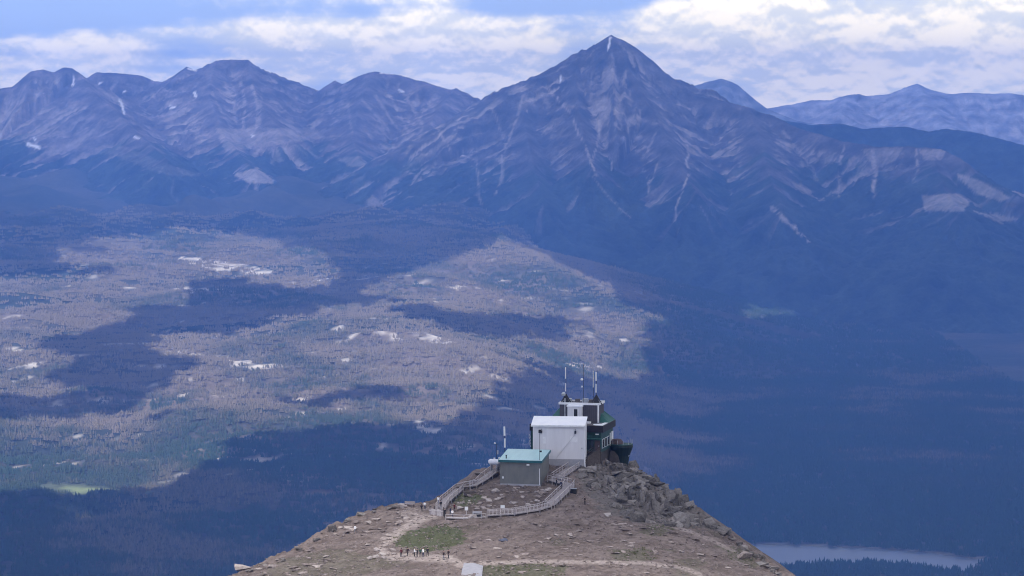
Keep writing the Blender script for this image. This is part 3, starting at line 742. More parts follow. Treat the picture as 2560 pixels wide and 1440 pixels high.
for yy, zz, wd in ((450, -86.5, 60), (350, -77, 60), (250, -60, 55), (150, -36, 50), (80, -20, 40), (30, -7.0, 30), (0, -1.75, 25), (-60, -2.5, 25), (-160, -6, 30)):
    CTRL += [(0, yy, CZ + zz), (-wd, yy, CZ + zz - 4), (wd, yy, CZ + zz - 4)]
CTRL = np.array(CTRL)
EDGE = [tuple(P(*c)[:2]) for c in [(590, 1440, 557), (720, 1385, 571), (850, 1310, 589), (930, 1277, 597), (1000, 1262, 601), (1060, 1264, 602), (1110, 1247, 606), (1170, 1207, 611), (1235, 1166, 617), (1300, 1150, 628), (1370, 1140, 644), (1460, 1140, 652), (1540, 1150, 640),
        (1562, 1162, 630), (1622, 1199, 623), (1702, 1254, 608), (1782, 1309, 593), (1852, 1364, 576), (1962, 1440, 551)]] + [(62, 450), (60, 250), (40, 60), (30, -60), (40, -200), (-40, -200), (-30, -60), (-40, 60), (-60, 250), (-64, 450)]
EXY = CTRL[:, :2]


def _u(r2): return r2 * np.log(r2 + 1e-6) * 0.5


_n = len(CTRL); _K = np.zeros((_n + 3, _n + 3))
_K[:_n, :_n] = _u(((EXY[:, None] - EXY[None]) ** 2).sum(-1)) + np.eye(_n) * 3.0
_K[:_n, _n:] = np.c_[np.ones(_n), EXY]; _K[_n:, :_n] = _K[:_n, _n:].T
_W = np.linalg.solve(_K, np.r_[CTRL[:, 2] - CZ, 0, 0, 0])


def tps(x, y):
    x = np.asarray(x, float); y = np.asarray(y, float); o = _W[_n] + _W[_n + 1] * x + _W[_n + 2] * y
    for i in range(_n): o = o + _W[i] * _u((x - EXY[i, 0]) ** 2 + (y - EXY[i, 1]) ** 2)
    return o + CZ


def gz(x, y):
    """height of the shoulder the station stands on"""
    x = np.asarray(x, float); y = np.asarray(y, float)
    ins = in_poly(x, y, EDGE); d, cx, cy, cs, idx = line_dist(x, y, EDGE, True)
    d = np.where(ins, 0.0, d)
    z = tps(np.where(ins, x, cx), np.where(ins, y, cy))
    z = z - d * d / (d + 2.5) * 0.72
    fade = np.exp(-d / 400)
    z = z + fbm(x / 9, y / 9, 4, 130) * 0.55 * fade + (ridged(x / 3.6, y / 1.5, 3, 140) - 0.6) * 0.42 * fade
    z = z + (ridged(x / 8.0, y / 8.0, 4, 144, 0.6) - 0.6) * 2.4 * fade * (1 - sm(line_dist(x, y, EDGE, True)[0], 0.5, 7))
    ox = 1 - sm(np.hypot((x - 27 - 0.25 * (606 - y)) / 13, (y - 608) / 26), 0.55, 1.0)     # broken rock ribs under the outcrop
    z = z + ox * (np.floor(ridged(x / 5.5 + y / 9.0, y / 6.5, 3, 147, 0.6) * 7) / 7 * 3.0 - 1.5)
    z = z + fbm(x / 90, y / 90, 4, 133) * 9 * sm(d, 5, 120)
    return z


sx_ = spread((-74, 72), -2100, 2200, 0.45, 1.10); sy_ = spread((508, 655), -420, 2700, 0.45, 1.10)
SX, SY = np.meshgrid(sx_, sy_)
SZ = np.maximum(gz(SX, SY), 12.0)
SPX, SPY = proj(SX, SY, SZ)
nA = fbm(SX / 3.5, SY / 3.5, 4, 150); nB = fbm(SX / 1.1, SY / 1.1, 3, 155); nC = fbm(SX / 14, SY / 14, 3, 158)
wx_, wy_ = SPX + nA * 36 + nB * 16, SPY + fbm(SX / 3.0, SY / 3.0, 3, 161) * 9
GRASS = [[(985, 1352), (1010, 1332), (1060, 1318), (1100, 1312), (1145, 1318), (1165, 1335), (1160, 1358), (1120, 1372), (1060, 1378), (1000, 1368)], [(1205, 1415), (1300, 1408), (1420, 1412), (1400, 1445), (1205, 1445)], [(1125, 1240), (1165, 1228), (1210, 1240), (1200, 1262), (1140, 1262)],
         [(700, 1400), (850, 1370), (1000, 1405), (900, 1440), (650, 1440)], [(1530, 1375), (1620, 1370), (1640, 1400), (1540, 1405)], [(1620, 1310), (1690, 1318), (1660, 1345), (1600, 1335)], [(1800, 1365), (1870, 1370), (1900, 1420), (1830, 1400)], [(1680, 1400), (1760, 1395), (1740, 1440), (1690, 1440)]]
GW = [1.0, 0.7, 0.9, 0.35, 0.5, 0.45, 0.45, 0.35]
grass = np.zeros(SZ.shape)
for g, w in zip(GRASS, GW): grass = np.maximum(grass, in_poly(wx_, wy_, g) * w)
grass = np.maximum(grass, sm(nC + 0.5 * nA, 0.34, 0.6) * 0.35)
outc = in_poly(wx_, wy_, [(1470, 1160), (1570, 1150), (1650, 1195), (1730, 1262), (1830, 1330), (1740, 1322), (1640, 1312), (1560, 1300), (1500, 1270), (1450, 1215)]) * 1.0
pathm = 1 - sm(line_dist(wx_ * 0.7 + SPX * 0.3, wy_ * 0.6 + SPY * 0.4, [(1075, 1292), (1040, 1302), (1000, 1328), (965, 1352), (950, 1372), (975, 1392), (1060, 1394), (1130, 1398), (1180, 1420)])[0], 5, 13)
pathm = np.maximum(pathm, 1.0 * (1 - sm(line_dist(wx_ * 0.3 + SPX * 0.7, wy_ * 0.2 + SPY * 0.8, [(1200, 1408), (1350, 1404), (1500, 1406), (1600, 1407), (1700, 1418), (1760, 1440)])[0], 3, 6.5)))
pathm = np.maximum(pathm, 0.7 * (1 - sm(line_dist(wx_ * 0.4 + SPX * 0.6, wy_ * 0.3 + SPY * 0.7, [(1680, 1316), (1740, 1335), (1800, 1360), (1840, 1380)])[0], 2, 5)))
pathm = np.maximum(pathm, 0.5 * in_poly(wx_, wy_, [(1010, 1270), (1060, 1268), (1090, 1300), (1040, 1310), (1000, 1300)]))
cB, cD, cP, cG, cO = map(np.array, ((0.198, 0.158, 0.142), (0.118, 0.090, 0.079), (0.34, 0.285, 0.258), (0.092, 0.098, 0.056), (0.14, 0.126, 0.117)))
ga = cB * 1.0 + np.zeros(SZ.shape + (3,))
k = sm(nA + nC * 0.6, -0.25, 0.3)[..., None] * 0.75; ga = ga * (1 - k) + cD * k
k = (in_poly(wx_, wy_, [(1140, 1225), (1240, 1215), (1370, 1205), (1385, 1240), (1350, 1280), (1200, 1290), (1130, 1270)]) * 0.6)[..., None]; ga = ga * (1 - k) + cD * 0.85 * k
for msk, c in ((outc * 0.8, cO), (grass, cG), (pathm, cP)):
    k = np.clip(msk, 0, 1)[..., None]; ga = ga * (1 - k) + c * k
ga = ga * (1 + 0.35 * nB[..., None])
far_ = sm(line_dist(SX, SY, EDGE, True)[0] * (~in_poly(SX, SY, EDGE)), 60, 300)[..., None]
ga = ga * (1 - far_) + np.array((0.05, 0.06, 0.04)) * far_
M_GROUND = mat_attr('shoulder_ground', 1.6, 0.38, 0.95, 0.7, 0.16, 2.4)
gme, _ = grid_mesh('rocky_shoulder', sx_, sy_, SZ); set_alb(gme, ga.reshape(-1, 3), np_mesh.used)
ground = tag(link('rocky_shoulder', gme, M_GROUND), 'bare brown rocky mountain shoulder carrying the station', kind='structure')


def hit(px, py):
    """where the sight line through a photograph pixel meets the shoulder"""
    Yv = np.arange(505, 660, 0.25); d = FWD + np.array([(px - 1280.0) / F, 0, 0]) + UP * ((720.0 - py) / F)
    k = Yv / d[1]; x = d[0] * k; z = CZ + d[2] * k; g = gz(x, Yv)
    b = np.nonzero(z <= g)[0]
    i = b[0] if len(b) else int(np.argmin(z - g))
    return np.array([x[i], Yv[i], g[i]])


def gz1(x, y): return float(gz(np.array([x]), np.array([y]))[0])


# ------------------------------------------------------------------ materials of built things
M_HUTW = mat('hut_grey_concrete', (0.145, 0.148, 0.145), (0.185, 0.188, 0.182), 0.9, 0.9, 0.15, stretch=(1, 1, 0.4))
M_TEAL = mat('teal_metal_roof', (0.36, 0.56, 0.58), (0.42, 0.62, 0.63), 0.7, 0.4, 0.0, spec=0.5, stretch=(2, 0.3, 1))
M_TEALD = mat('dark_teal_trim', (0.02, 0.10, 0.12), (0.03, 0.13, 0.15), 2.0, 0.5)
M_WHITE = mat('white_cladding', (0.64, 0.63, 0.66), (0.72, 0.71, 0.74), 0.7, 0.7, 0.05, stretch=(1.6, 1.6, 0.14))
M_WROOF = mat('white_metal_roof', (0.80, 0.81, 0.86), (0.88, 0.88, 0.90), 0.5, 0.45, spec=0.4)
M_WPAINT = mat('white_paint', (0.82, 0.82, 0.84), (0.70, 0.70, 0.72), 1.5, 0.5)
M_DKFASC = mat('dark_fascia', (0.014, 0.012, 0.018), (0.024, 0.02, 0.026), 1.2, 0.7)
M_FLAT = mat('dark_flat_roof', (0.09, 0.08, 0.085), (0.15, 0.14, 0.14), 0.6, 0.9)
M_GREENW = mat('green_wall', (0.018, 0.058, 0.058), (0.03, 0.08, 0.078), 0.8, 0.75)
M_GREENR = mat('green_roof', (0.025, 0.115, 0.10), (0.04, 0.15, 0.13), 0.7, 0.5, spec=0.4)
M_PENT = mat('penthouse_grey', (0.07, 0.066, 0.085), (0.095, 0.09, 0.105), 0.6, 0.85)
M_BLACK = mat('black_steel', (0.015, 0.016, 0.022), (0.03, 0.03, 0.035), 2, 0.5)
M_BROWN = mat('brown_cladding', (0.07, 0.048, 0.05), (0.10, 0.07, 0.07), 1.5, 0.8)
M_STONEB = mat('foundation_stone', (0.045, 0.038, 0.036), (0.085, 0.07, 0.065), 1.4, 0.95, 0.5)
M_WOOD = mat('weathered_wood', (0.27, 0.24, 0.245), (0.40, 0.36, 0.36), 3.0, 0.85, 0.2, stretch=(1, 1, 3))
M_WOODL = mat('pale_rail_wood', (0.42, 0.38, 0.385), (0.58, 0.53, 0.53), 3.0, 0.8)
M_WOODD = mat('dark_support_wood', (0.07, 0.055, 0.05), (0.12, 0.10, 0.09), 3.0, 0.9)
M_GLASS, N_, L_, b_ = new_mat('window_glass'); b_.inputs['Base Color'].default_value = (0.03, 0.04, 0.05, 1); b_.inputs['Roughness'].default_value = 0.08
M_CONC = mat('pale_concrete', (0.30, 0.30, 0.33), (0.38, 0.37, 0.40), 1.2, 0.9, 0.1)
M_STEEL = mat('galvanised_steel', (0.35, 0.37, 0.40), (0.5, 0.52, 0.55), 3, 0.45, metal=0.4)

# ------------------------------------------------------------------ utility hut with teal roof
def yaw_empty(name, p, deg, label, cat, group=None): return empty(name, p, R(deg), label, cat, group)


p = P(1301, 1214, 600.5); HUT = yaw_empty('utility_hut', p, -12, 'small grey concrete hut with pale teal lean-to roof', 'hut')
W, D, HF, RISE = 8.7, 8.8, 5.25, 1.15
def zroof(y): return HF + RISE * y / D
MB().hexa([(-W/2, 0, -1.5), (W/2, 0, -1.5), (W/2, D, -1.5), (-W/2, D, -1.5)], [(-W/2, 0, HF), (W/2, 0, HF), (W/2, D, HF + RISE), (-W/2, D, HF + RISE)]).build('wall', M_HUTW, HUT)
e = 0.28
def slab(m, x0, x1, y0, y1, t0, t1):
    return m.hexa([(x0, y0, zroof(y0) + t0), (x1, y0, zroof(y0) + t0), (x1, y1, zroof(y1) + t0), (x0, y1, zroof(y1) + t0)], [(x0, y0, zroof(y0) + t1), (x1, y0, zroof(y0) + t1), (x1, y1, zroof(y1) + t1), (x0, y1, zroof(y1) + t1)])
rf = slab(MB(), -W/2 - e, W/2 + e, -e, D + e, 0.003, 0.16).build('roof', M_TEAL, HUT)
for i in range(14):
    x = -W/2 - e + 0.35 + i * 0.65
    slab(MB(), x, x + 0.05, -e + 0.02, D + e - 0.02, 0.163, 0.20).build('roof_seam', M_TEAL, rf)
m = MB(); slab(m, -W/2 - e - 0.05, W/2 + e + 0.05, -e - 0.08, -e - 0.003, -0.32, 0.17); m.build('fascia', M_TEALD, HUT)
m = MB(); slab(m, W/2 + e + 0.003, W/2 + e + 0.08, -e, D + e, -0.34, 0.17); m.build('fascia', M_TEALD, HUT)
m = MB(); slab(m, -W/2 - e - 0.08, -W/2 - e - 0.003, -e, D + e, -0.32, 0.17); m.build('fascia', M_TEALD, HUT)
MB().box(1.35, 1.95, -0.22, -0.003, 4.25, 4.6).build('wall_lamp', M_WPAINT, HUT, 0.04)
MB().bar((W/2 - 0.25, -0.1, 4.7 - 1.0), (W/2 - 0.25, -0.1, 0.3), 0.14, seg=8).build('downpipe', M_WPAINT, HUT)
MB().lathe([(0.11, zroof(1.0) + 0.15), (0.11, zroof(1.0) + 0.75), (0.17, zroof(1.0) + 0.76), (0.17, zroof(1.0) + 0.9)], 8, (-W/2 + 1.1, 1.0)).build('roof_vent', M_BLACK, HUT)
for i in range(3):
    MB().box(-W/2 + 1.6 + i * 2.4, -W/2 + 1.63 + i * 2.4, -0.010, -0.003, 0.4, HF - 0.35).build('wall_joint', M_HUTW, HUT)
MB().box(-W/2 + 0.45, -W/2 + 0.8, -0.15, -0.003, 1.4, 1.85).build('junction_box', M_WPAINT, HUT, 0.03)
MB().box(-W/2 + 0.05, W/2 - 0.05, -0.14, -0.003, -1.2, 0.35).build('plinth', M_CONC, HUT)


def local(ob, v):
    r = ob.rotation_euler[2]; c, s_ = math.cos(r), math.sin(r)
    return np.array([ob.location[0] + c * v[0] - s_ * v[1], ob.location[1] + s_ * v[0] + c * v[1], ob.location[2] + v[2]])


q = local(HUT, (W/2 - 0.25, 0.2, zroof(0.2) + 0.15)); PL = empty('antenna_pole', q, 0, 'thin dark antenna pole on the teal roof of the hut', 'antenna')
MB().bar((0, 0, 0), (0, 0, 6.0), 0.11, seg=8).build('pole', M_BLACK, PL)
MB().box(-0.28, 0.28, -0.15, 0.15, 5.75, 6.45).build('antenna_box', M_BLACK, PL, 0.05)
MB().box(-0.08, 0.42, -0.1, 0.1, 1.7, 2.05).build('bracket', M_BLACK, PL)
MB().lathe([(0.2, 0), (0.2, 0.06)], 8).build('base_plate', M_STEEL, PL)

# ------------------------------------------------------------------ white windowless block
p = P(1397, 1158, 612); WB = yaw_empty('white_block_building', p, -6, 'tall plain white windowless building with white sloping roof', 'building')
W, D, HF, RISE = 11.0, 6.0, 8.05, 1.15
MB().hexa([(-W/2, 0, -2), (W/2, 0, -2), (W/2, D, -2), (-W/2, D, -2)], [(-W/2, 0, HF), (W/2, 0, HF), (W/2, D, HF + RISE), (-W/2, D, HF + RISE)]).build('wall', M_WHITE, WB)
m = MB(); slab(m, -W/2 - 0.45, W/2 + 0.15, -0.35, D + 0.1, 0.003, 0.22); wr = m.build('roof', M_WROOF, WB)
for i in range(10):
    m = MB(); x = -W/2 + 0.3 + i * 1.1; slab(m, x, x + 0.06, -0.3, D, 0.223, 0.265); m.build('roof_seam', M_WROOF, wr)
m = MB(); slab(m, -W/2 - 0.47, W/2 + 0.17, -0.42, -0.353, -0.12, 0.24); m.build('gutter', M_WPAINT, WB)
for x in (-W/2 + 1.75, W/2 - 1.95):
    l = MB().box(x - 0.2, x + 0.2, -0.35, -0.003, 6.4, 7.0).build('flood_lamp', M_BLACK, WB, 0.05)
    MB().bar((x, -0.2, 7.0), (x, -0.05, 7.35), 0.07).build('lamp_arm', M_BLACK, l)
for i in range(1, 8):
    x = -W/2 + i * W / 8; MB().box(x - 0.02, x + 0.02, -0.014, -0.003, -0.5, HF - 0.3).build('cladding_joint', M_WHITE, WB)
MB().box(W/2 - 3.1, W/2 - 1.5, -0.05, -0.016, 4.55, 5.75).build('wall_panel', M_WPAINT, WB)
MB().box(-W/2 + 2.1, -W/2 + 2.7, -0.06, -0.016, 4.2, 5.6).build('wall_panel', M_WPAINT, WB)
MB().bar((W/2 - 2.0, -0.06, 6.3), (W/2 - 6.4, -0.06, 0.6), 0.05).build('wall_cable', M_STEEL, WB)
MB().box(W/2 - 0.7, W/2 - 0.4, -0.12, -0.016, 3.1, 3.4).build('junction_box', M_STEEL, WB)
MB().box(W/2 - 0.1, W/2 + 0.06, -0.05, 0.12, -1, HF - 0.1).build('corner_trim', M_WPAINT, WB)
MB().box(-W/2 - 0.06, -W/2 + 0.1, -0.05, 0.12, -1, HF - 0.1).build('corner_trim', M_WPAINT, WB)
MB().box(-W/2, W/2, -0.03, -0.017, -1.2, 0.9).build('plinth', M_CONC, WB)

# ------------------------------------------------------------------ tram station lodge
p = P(1503, 1128, 619); LO = yaw_empty('tram_station', p, -14, 'dark green hipped-roof tram station with rooftop penthouse behind white block', 'building')
WX, DY, HW = 15.7, 12.0, 4.3
MB().box(-WX, 0, 0, DY, -0.3, HW).build('wall', M_GREENW, LO)
MB().prism([(-WX - 0.1, -0.55), (0.55, -0.55), (0.55, DY + 0.4), (-WX - 0.1, DY + 0.4)], HW - 0.2, 5.55).build('fascia', M_DKFASC, LO)
MB().prism([(-WX, -0.45), (0.45, -0.45), (0.45, DY + 0.3), (-WX, DY + 0.3)], 5.553, 5.60).build('flat_roof', M_FLAT, LO)
MB().prism([(-1.9, 0.4), (-1.2, -0.3), (0.40, -0.38), (0.40, 6.3), (-0.35, 6.1), (-0.5, 2.9), (-1.5, 2.2), (-2.1, 1.9)], 5.603, 5.66).build('roof_membrane', M_WROOF, LO)
b4 = [(-13.2, 5.2), (0.5, 5.2), (0.5, DY + 0.5), (-13.2, DY + 0.5)]; t4 = [(-10.8, 7.2), (-2.8, 7.2), (-2.8, 10.2), (-10.8, 10.2)]
hr = MB().prism(b4, 5.603, 8.5, t4).build('hip_roof', M_GREENR, LO)
for i in range(12):
    y = 5.5 + i * 0.6; f = 0.18 + 0.03 * i
    MB().bar((0.44, y, 5.66), (-2.75, min(max(y, 7.3), 10.1), 8.52), 0.06).build('roof_seam', M_GREENR, hr)
PEN = MB().box(-10.2, -1.5, 4.2, 9.6, 5.62, 9.75).build('penthouse', M_PENT, LO)
for (x0, x1, y0, y1) in ((-10.4, -1.3, 4.0, 4.2 - 0.003), (-10.4, -10.203, 4.2, 9.8), (-1.497, -1.3, 4.2, 9.8), (-10.2, -1.5, 9.603, 9.8)):
    MB().box(x0, x1, y0, y1, 9.5, 9.98).build('parapet', M_WPAINT, PEN)
MB().box(-1.72, -1.5 + 0.1, 4.06, 4.197, 5.7, 9.49).build('corner_trim', M_WPAINT, PEN)
for i in range(6):
    MB().box(-4.4 + i * 0.45, -4.36 + i * 0.45, 4.17, 4.197, 5.8, 9.4).build('cladding_joint', M_BLACK, PEN)
SH = MB().box(-8.1, -5.0, 2.6, 4.0 - 0.003, 5.62, 9.2).build('stair_hut', M_WHITE, LO)
MB().box(-8.25, -4.85, 2.4, 3.99, 9.203, 9.5).build('hut_roof', M_WROOF, SH)
MB().box(-6.65, -5.85, 2.54, 2.597, 5.7, 8.7).build('door', M_BLACK, SH)  # black panel painted in for the shade of the door recess
MB().box(-5.8, -5.6, 2.3, 2.5, 5.62, 8.9).build('post', M_WPAINT, SH)
MB().box(-6.9, -6.7, 2.5, 2.597, 5.62, 8.9).build('door_frame', M_WPAINT, SH)
for x, y, z0, z1 in ((-8.9, 3.7, 5.6, 10.9), (-9.0, 3.4, 5.6, 6.6)):
    MB().bar((x, y, z0), (x, y, z1), 0.16, seg=8).build('white_post', M_WPAINT, LO)
MB().box(-9.2, -8.75, 3.2, 3.65, 5.62, 6.3).build('roof_box', M_WPAINT, LO)
MB().box(-4.8, -3.0, 2.6, 3.5, 5.62, 6.0).build('roof_unit', M_WPAINT, LO)
for x, w_, h_ in ((-7.2, 0.9, 0.5), (-5.6, 1.2, 0.6), (-4.1, 0.8, 0.45), (-2.7, 0.6, 0.8), (-8.8, 0.7, 0.6)):
    MB().box(x, x + w_, 6.2, 7.2, 9.76, 9.76 + h_ + 0.25).build('roof_unit', random.choice([M_STEEL, M_FLAT, M_WPAINT]), PEN)
# openings
def window(par, face, u0, u1, z0, z1, fm=M_WPAINT):
    if face == 'front':
        f = MB().box(u0, u1, -0.10, -0.003, z0, z1).build('window', fm, par)
        MB().box(u0 + 0.09, u1 - 0.09, -0.118, -0.103, z0 + 0.09, z1 - 0.09).build('pane', M_GLASS, f)
    else:
        f = MB().box(0.003, 0.10, u0, u1, z0, z1).build('window', fm, par)
        MB().box(0.103, 0.118, u0 + 0.12, u1 - 0.12, z0 + 0.1, z1 - 0.1).build('pane', M_GLASS, f)
for u in (0.8, 3.4, 6.0): window(LO, 'side', u, u + 1.9, 0.5, 2.5)
MB().box(0.003, 0.16, 10.1, 11.9, 0.3, 3.1).build('white_panel', M_WPAINT, LO)
MB().box(0.003, 0.14, 8.8, 9.2, 0.2, 3.0).build('pilaster', M_WPAINT, LO)
window(LO, 'front', -3.2, -2.5, 0.4, 2.4, M_DKFASC); window(LO, 'front', -2.35, -1.7, 0.4, 2.4, M_DKFASC)
dr = MB().box(-1.45, -0.25, -0.1, -0.003, 0.0, 2.3).build('entrance_door', M_BROWN, LO); MB().box(-0.55, -0.45, -0.16, -0.103, 1.0, 1.25).build('handle', M_STEEL, dr)
MB().box(-3.3, 0.3, -0.5, -0.003, 2.6, 2.75).build('canopy', M_GREENR, LO)
MB().box(-1.2, -0.5, -0.5, -0.2, 3.6, 3.8).build('soffit_lamp', M_WPAINT, LO)
for i in range(4): MB().bar((-WX + 0.1, -0.2 - 0.15 * i, 0.5 + i * 0.7), (-WX - 0.2, -0.2, 1.2 + i * 0.7), 0.12).build('stair_rail', M_STEEL, LO)
MB().prism([(-6.5, 0.15), (-0.1, 0.15), (-0.1, DY - 0.4), (-6.5, DY - 0.4)], -4.2, -0.303, None).build('foundation', M_STONEB, LO)
MB().box(-3.6, 0.2, -0.7, 0.12, -0.5, -0.1).build('porch', M_WOODD, LO)
# round dock at the right-hand end
c = (2.3, 10.2)
MB().lathe([(1.5, -4.6), (1.65, -3.2), (1.85, -2.0), (2.4, -0.7), (2.62, -0.1), (2.5, 0.35)], 20, c).build('dock_tub', mat('dock_green', (0.006, 0.014, 0.015), (0.010, 0.024, 0.024), 1, 0.6), LO)
MB().lathe([(2.52, 0.353), (2.6, 0.36), (2.6, 0.48), (2.52, 0.49)], 20, c).build('dock_rim', M_GREENW, LO)
MB().lathe([(1.5, 0.5), (1.4, 0.9), (1.0, 1.45), (0.2, 1.6)], 14, (1.3, 10.2)).build('dock_hood', M_BROWN, LO)
for a in range(7):
    t = -2.2 + a * 0.5; x, y = c[0] + 2.5 * math.cos(t), c[1] + 2.5 * math.sin(t)
    MB().bar((x, y, 0.56), (x, y, 1.5), 0.07).build('rail_post', M_STEEL, LO)
MB().bar((c[0] + 0.9, c[1] - 0.6, -4.8), (c[0] + 0.9, c[1] - 0.6, -2.9), 0.32, seg=8).build('support_post', M_WPAINT, LO)
MB().bar((c[0] + 0.9, c[1] - 0.6, -3.0), (c[0] + 1.9, c[1] - 0.6, -1.9), 0.14, seg=6).build('brace', M_WPAINT, LO)
MB().prism([(0.2, 7.2), (2.3, 7.9), (3.4, 9.6), (3.2, 11.8), (0.2, 11.8)], -5.2, -0.9, [(0.2, 8.0), (1.8, 8.4), (2.6, 9.6), (2.4, 11.4), (0.2, 11.4)]).build('dock_pier', M_STONEB, LO)

# ------------------------------------------------------------------ antennas on and beside the station
def mast(px, Y, base_row, segs, pole_top, label, base=True, lean=0.0):
    o = P(px, base_row, Y); k = Y / F
    a = empty('antenna_mast', o, 0, label, 'antenna', 'radio masts at the station')
    H = (base_row - pole_top) * k
    MB().bar((0, 0, 0), (lean * 0.6, 0, H), 0.10, seg=8).build('pole', M_BLACK, a)
    for r0, r1, w in segs:
        z0, z1 = (base_row - r1) * k, (base_row - r0) * k
        s_ = MB().bar((lean * 0.6 * z0 / H - 0.1, -0.12, z0), (lean * 0.6 * z1 / H - 0.1, -0.12, z1), w, seg=10).build('antenna_tube', M_WPAINT, a, smooth=False)
    if base:
        for sx2 in (-1, 1):
            for sy2 in (-1, 1):
                MB().bar((sx2 * 1.15, sy2 * 0.7, 0), (0, 0, 2.0), 0.16).build('leg', M_BLACK, a)
        MB().prism([(-0.75, -0.5), (0.75, -0.5), (0.75, 0.5), (-0.75, 0.5)], 0.05, 1.75, [(-0.22, -0.2), (0.22, -0.2), (0.22, 0.2), (-0.22, 0.2)]).build('equipment_shroud', M_BLACK, a)
    return a


zp = lambda px, Y, lz: 250 + (CZ - (LO.location[2] + lz)) / Y * F + (0)
YL = local(LO, (-9.3, 6, 0))[1]; rowL = 250 + (CZ - LO.location[2] - 9.78) * F / YL
am = mast(1415, YL, rowL, [(917, 946, 0.22), (958, 978, 0.22)], 914, 'left rooftop mast with two white tubes over a black base')
MB().lathe([(0.42, 1.7), (0.45, 2.1), (0.3, 2.4)], 10, (-0.55, -0.4)).build('drum', M_STEEL, am)
YR = local(LO, (-2.2, 6, 0))[1]; rowR = 250 + (CZ - LO.location[2] - 9.78) * F / YR
mast(1491, YR, rowR, [(929, 951, 0.30), (959, 981, 0.27)], 928, 'rightmost rooftop mast with two thick white tubes over black base')
mast(1484, YR + 0.8, rowR, [(926, 968, 0.16)], 926, 'slim white rod antenna just left of the rightmost mast', base=False)
m3 = mast(1459, YR, rowR, [], 908, 'thin dark middle mast carrying two small white domes', base=False)
for row, r_ in ((948, 0.30), (966, 0.22)):
    z = (rowR - row) * YR / F
    MB().lathe([(0.05, z - r_), (r_ * 0.8, z - r_ * 0.6), (r_, z), (r_ * 0.8, z + r_ * 0.6), (0.05, z + r_)], 10, (-0.38, -0.1)).build('dome', M_WPAINT, m3, smooth=True)
    MB().bar((0, 0, z), (-0.3, -0.1, z), 0.06).build('arm', M_BLACK, m3)
g0 = gz1(*P(1262, 1150, 611)[:2])
PA = empty('antenna_pole', (P(1262, 1120, 611)[0], 611, g0), 0, 'white two-piece antenna pole standing behind the hut at left', 'antenna')
kz = lambda row, Y: CZ - (row - 250) * Y / F - 0
z0, z1, z2, z3 = [kz(r_, 611) - g0 for r_ in (1122, 1099, 1092, 1069)]
MB().bar((0, 0, -0.2), (0, 0, z0), 0.14, seg=8).build('pole', M_BLACK, PA)
MB().bar((0, 0, z0 + 0.003), (0, 0, z1), 0.36, seg=10).build('antenna_tube', M_WPAINT, PA)
MB().bar((0, 0, z1 + 0.003), (0, 0, z2), 0.16, seg=8).build('coupling', M_BLACK, PA)
MB().bar((-0.06, 0, z2 + 0.003), (-0.12, 0, z3), 0.42, seg=10).build('antenna_tube', M_WPAINT, PA)
g0 = gz1(*P(1241, 1150, 612)[:2]); PB = empty('weather_mast', (P(1241, 1130, 612)[0], 612, g0), 0, 'small dark weather mast with pale sensor at far left of hut', 'mast')
zt = kz(1113, 612) - g0
MB().bar((0, 0, -0.2), (0, 0, zt), 0.10, seg=6).build('pole', M_BLACK, PB)
MB().bar((-0.45, 0, zt), (0.45, 0, zt), 0.07).build('crossarm', M_BLACK, PB)
MB().lathe([(0.05, zt), (0.2, zt + 0.08), (0.2, zt + 0.25), (0.05, zt + 0.35)], 8, (-0.35, 0)).build('sensor', M_WPAINT, PB)
MB().box(0.1, 0.45, -0.15, 0.15, zt - 2.2, zt - 1.4).build('sensor_box', M_STEEL, PB)
# propane tank
pt = P(1236, 1166, 609); gt = gz1(pt[0], pt[1]); TK = empty('propane_tank', (pt[0], pt[1], pt[2]), R(-22), 'white propane tank lying beside the left wall of the hut', 'tank')
prof = [(0.02, -1.35), (0.35, -1.28), (0.56, -1.05), (0.62, -0.8), (0.62, 0.8), (0.56, 1.05), (0.35, 1.28), (0.02, 1.35)]
tb = MB().lathe(prof, 14); tb.v = [(z, y, x + 0.95) for x, y, z in tb.v]; tb.build('tank_shell', M_WPAINT, TK, smooth=True)
for x in (-0.7, 0.7): MB().box(x - 0.12, x + 0.12, -0.45, 0.45, -1.2, 0.42).build('cradle', M_CONC, TK)
MB().lathe([(0.2, 1.56), (0.2, 1.85)], 10).build('valve_dome', M_WPAINT, TK)
MB().box(0.6, 1.4, 0.75, 1.3, -0.6, 1.9).build('regulator_cabinet', M_WPAINT, TK)

# ------------------------------------------------------------------ boardwalks
DECKS = []


